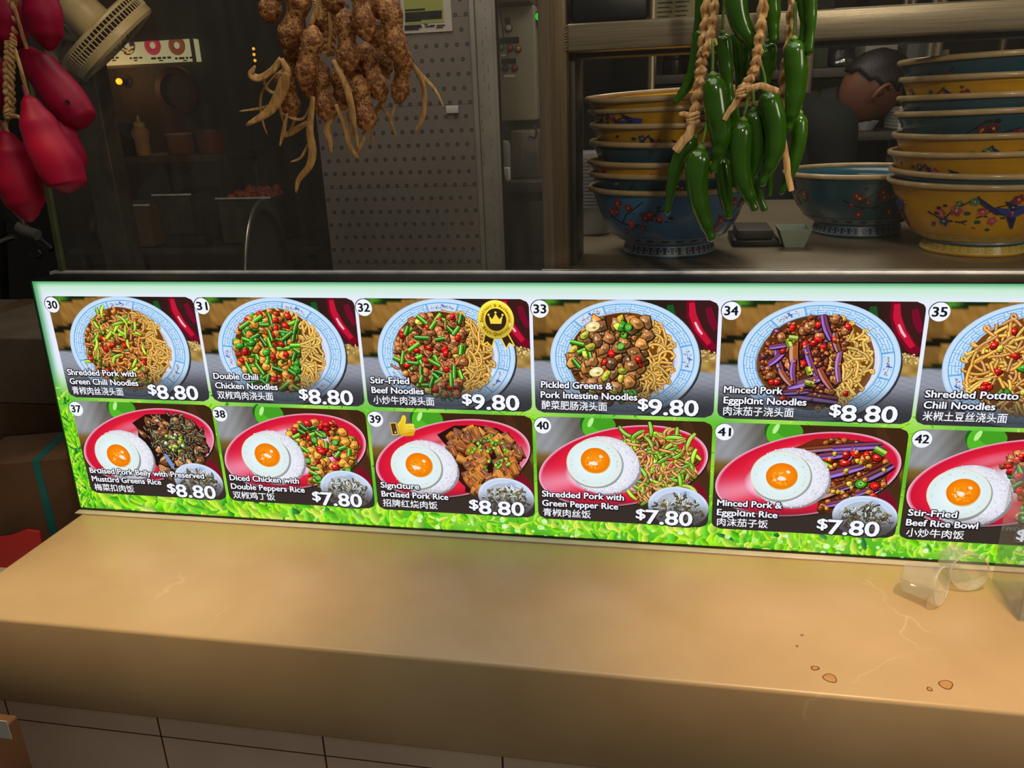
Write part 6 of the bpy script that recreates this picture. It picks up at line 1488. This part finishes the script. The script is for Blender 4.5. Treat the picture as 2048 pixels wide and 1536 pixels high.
t2, a2_, b2_, z2 = carton(-420, 112, 792, 930, YL, .34, mat('dark_cardboard', (96, 66, 38), .85, col2=(84, 56, 32), scale=12), 'dark brown carton in the middle of the pile with faint printing and a red mark', None, zb=a3.z+.0006)
mb = MB()
for (x0_, y0_, x1_, y1_) in ((6, 868, 26, 874), (30, 866, 52, 872), (56, 864, 78, 869), (4, 880, 34, 887), (40, 878, 70, 884), (74, 874, 96, 880)):
    p, q = at(x0_, y0_, YL-.0006), at(x1_, y1_, YL-.0006); mb.box((p.x, YL-.0008, q.z), (q.x, YL-.0002, p.z))
part(mb, 'faint_printing', mat('box_ink', (60, 42, 26), .8), t2)
p, q = at(56, 898, YL-.0006), at(98, 916, YL-.0006); mb = MB(); mb.box((p.x, YL-.0009, q.z), (q.x, YL-.0002, p.z)); part(mb, 'red_mark', mat('red_ink', (130, 30, 24), .7), t2)
carton(-420, 106, 668, 792, YL, .34, CARDP, 'pale carton on top of the pile left of the menu', TAPE, zb=a2_.z+.0006)
# strapped carton, nearer the counter
xs = X0-.012
mb = MB(); ca = Vector((-.22, .0, -.30)); u1 = Vector((.92, .30, 0)).normalized(); u2 = Vector((-.30, .92, 0)).normalized()
tc_ = thing('strapped_carton', 'brown carton with a teal strap standing against the counter end', 'carton', (ca.x, ca.y, FZ))
cs_ = Vector((-.205, .062, (FZ+.10)/2)); hh = (0.10-FZ)/2
mb.obox(cs_, u1*.090, u2*.075, Vector((0, 0, hh-.0005))); part(mb, 'box', CARD, tc_)
mb = MB(); mb.obox(cs_+u1*.03, u1*.007, u2*.0766, Vector((0, 0, hh+.001))); part(mb, 'teal_strap', mat('teal_strap', (24, 96, 96), .4), tc_)
# red-lidded white carton by the counter's corner
YW = -.33
tw = thing('white_carton', 'white box with a red flap at the front left beside the counter', 'box', (-.24, -.2, FZ))
pa = atz(0, 1092, -.06)
mb = MB(); mb.box((-.50, -.30, FZ+.0005), (-.125, -.06, -.10), .004); part(mb, 'box', mat('white_board', (190, 182, 164), .7, col2=(170, 160, 142), scale=8), tw)
yf = -.062
e = [at(px, py, yf) for px, py in ((-60, 1120), (84, 1092), (78, 1064), (52, 1060), (20, 1072), (-60, 1082))]
mb = MB(); vs = [(q.x, yf, max(-.10, q.z)) for q in e]; vs[0] = (vs[0][0], yf, -.10); vs[1] = (vs[1][0], yf, -.10)
n = len(vs); mb.add(vs+[(x, y+.004, z) for x, y, z in vs], [tuple(range(n)), tuple(range(n, 2*n))[::-1]]+[(i, i+n, (i+1) % n+n, (i+1) % n) for i in range(n)]); part(mb, 'red_flap', mat('red_board', (176, 24, 30), .5), tw, smooth=False)
tb = thing('brown_carton', 'open brown carton with a white label at the bottom left corner', 'carton', (-.22, -.5, FZ))
p = at(0, 1425, -.42); q = at(34, 1500, -.42)
mb = MB(); mb.box((p.x-.3, -.60, FZ+.0005), (at(42, 1450, -.42).x, -.42, p.z), .004); part(mb, 'box', mat('tan_cardboard', (104, 68, 38), .85, col2=(90, 58, 32), scale=10), tb)
la, lb = at(-10, 1440, -.6004), at(24, 1478, -.6004); mb = MB(); mb.box((la.x, -.6007, lb.z), (lb.x, -.6001, la.z)); part(mb, 'white_label', WHITEP, tb, smooth=False)
# dark metal stand behind the sweet potatoes
ms = thing('metal_stand', 'dark folded metal stand with chrome joints behind the sweet potatoes', 'stand', (-.32, .5, FZ))
def rod(pts, Y, wpx, m, nm): q = path(pts, Y, 18); mb = MB(); mb.loft(q, [wpx*pxm(q[9])/2]*18, 12); part(mb, nm, m, ms)
CHROME = mat('worn_chrome', (150, 144, 136), .25, .9)
rod([(20, 420), (60, 460), (104, 500)], .72, 16, BLACKP, 'arm'); rod([(0, 440), (4, 520), (10, 700), (14, 1100)], .76, 20, BLACKP, 'column'); rod([(36, 452), (52, 462), (76, 470)], .70, 22, mat('grey_joint', (104, 98, 92), .4), 'joint'); rod([(56, 506), (70, 516), (82, 510), (76, 500)], .7, 5, BLACKP, 'handle'); rod([(0, 486), (16, 478), (30, 474)], .68, 11, CHROME, 'chrome_joint'); rod([(44, 430), (50, 452)], .7, 8, CHROME, 'chrome_bolt')
mb = MB(); c = at(14, 700, .76); mb.lathe([(.001, 0), (.16, 0), (.16, .02), (.03, .03), (.001, .03)], 30, (c.x, .76, FZ+.0005)); part(mb, 'base', BLACKP, ms)
q0 = at(14, 1100, .76); mb = MB(); mb.loft([(q0.x, .76, q0.z), (c.x, .76, FZ+.02)], [.01, .01], 10); part(mb, 'lower_column', BLACKP, ms)
# ------------------------------------------------------------------ cups and clear stand on the counter
def cup(base, axis, lab):
    ax = Vector(axis).normalized(); t = thing('plastic_cup', lab, 'cup', base, 'small clear cups on the counter')
    mb = MB(); mb.lathe([(.001, 0), (.021, 0), (.0225, .002), (.0275, .045), (.0285, .0455), (.0285, .049), (.0275, .050)], 40, base, axis=ax); part(mb, 'cup_wall', CUPM, t, smooth=True)
    mb = MB(); mb.lathe([(.0283+.0014*math.cos(a_), .050+.0014*math.sin(a_)) for a_ in [6.283*i/8 for i in range(8)]], 40, base, axis=ax, closed=True); part(mb, 'rolled_rim', CUPM, t, smooth=True)
    return t
c1 = atz(1812, 1152, .024); cup((c1.x, c1.y, .0238), (.80, -.60, .11), 'clear plastic cup lying on its side, left of the two')
c2 = atz(1917, 1136, .026); cup((c2.x, c2.y+.03, .0252), (.18, -.97, .12), 'clear plastic cup lying mouth forward, right of the two')
ah = thing('acrylic_stand', 'clear acrylic stand at the right edge of the counter', 'stand', (1.60, -.06, 0))
pe = atz(2036, 1243, .0); xl = pe.x
mb = MB(); mb.box((xl, pe.y, .0005), (xl+.20, pe.y+.003, .205)); mb.box((xl, pe.y+.003, .0005), (xl+.003, pe.y+.10, .205)); mb.box((xl+.003, pe.y+.003, .0005), (xl+.2, pe.y+.10, .004)); part(mb, 'acrylic_sheet', glass_mat('stand_acrylic', tint=(.90, .91, .90), haze=.10, fres=False), ah, smooth=False)
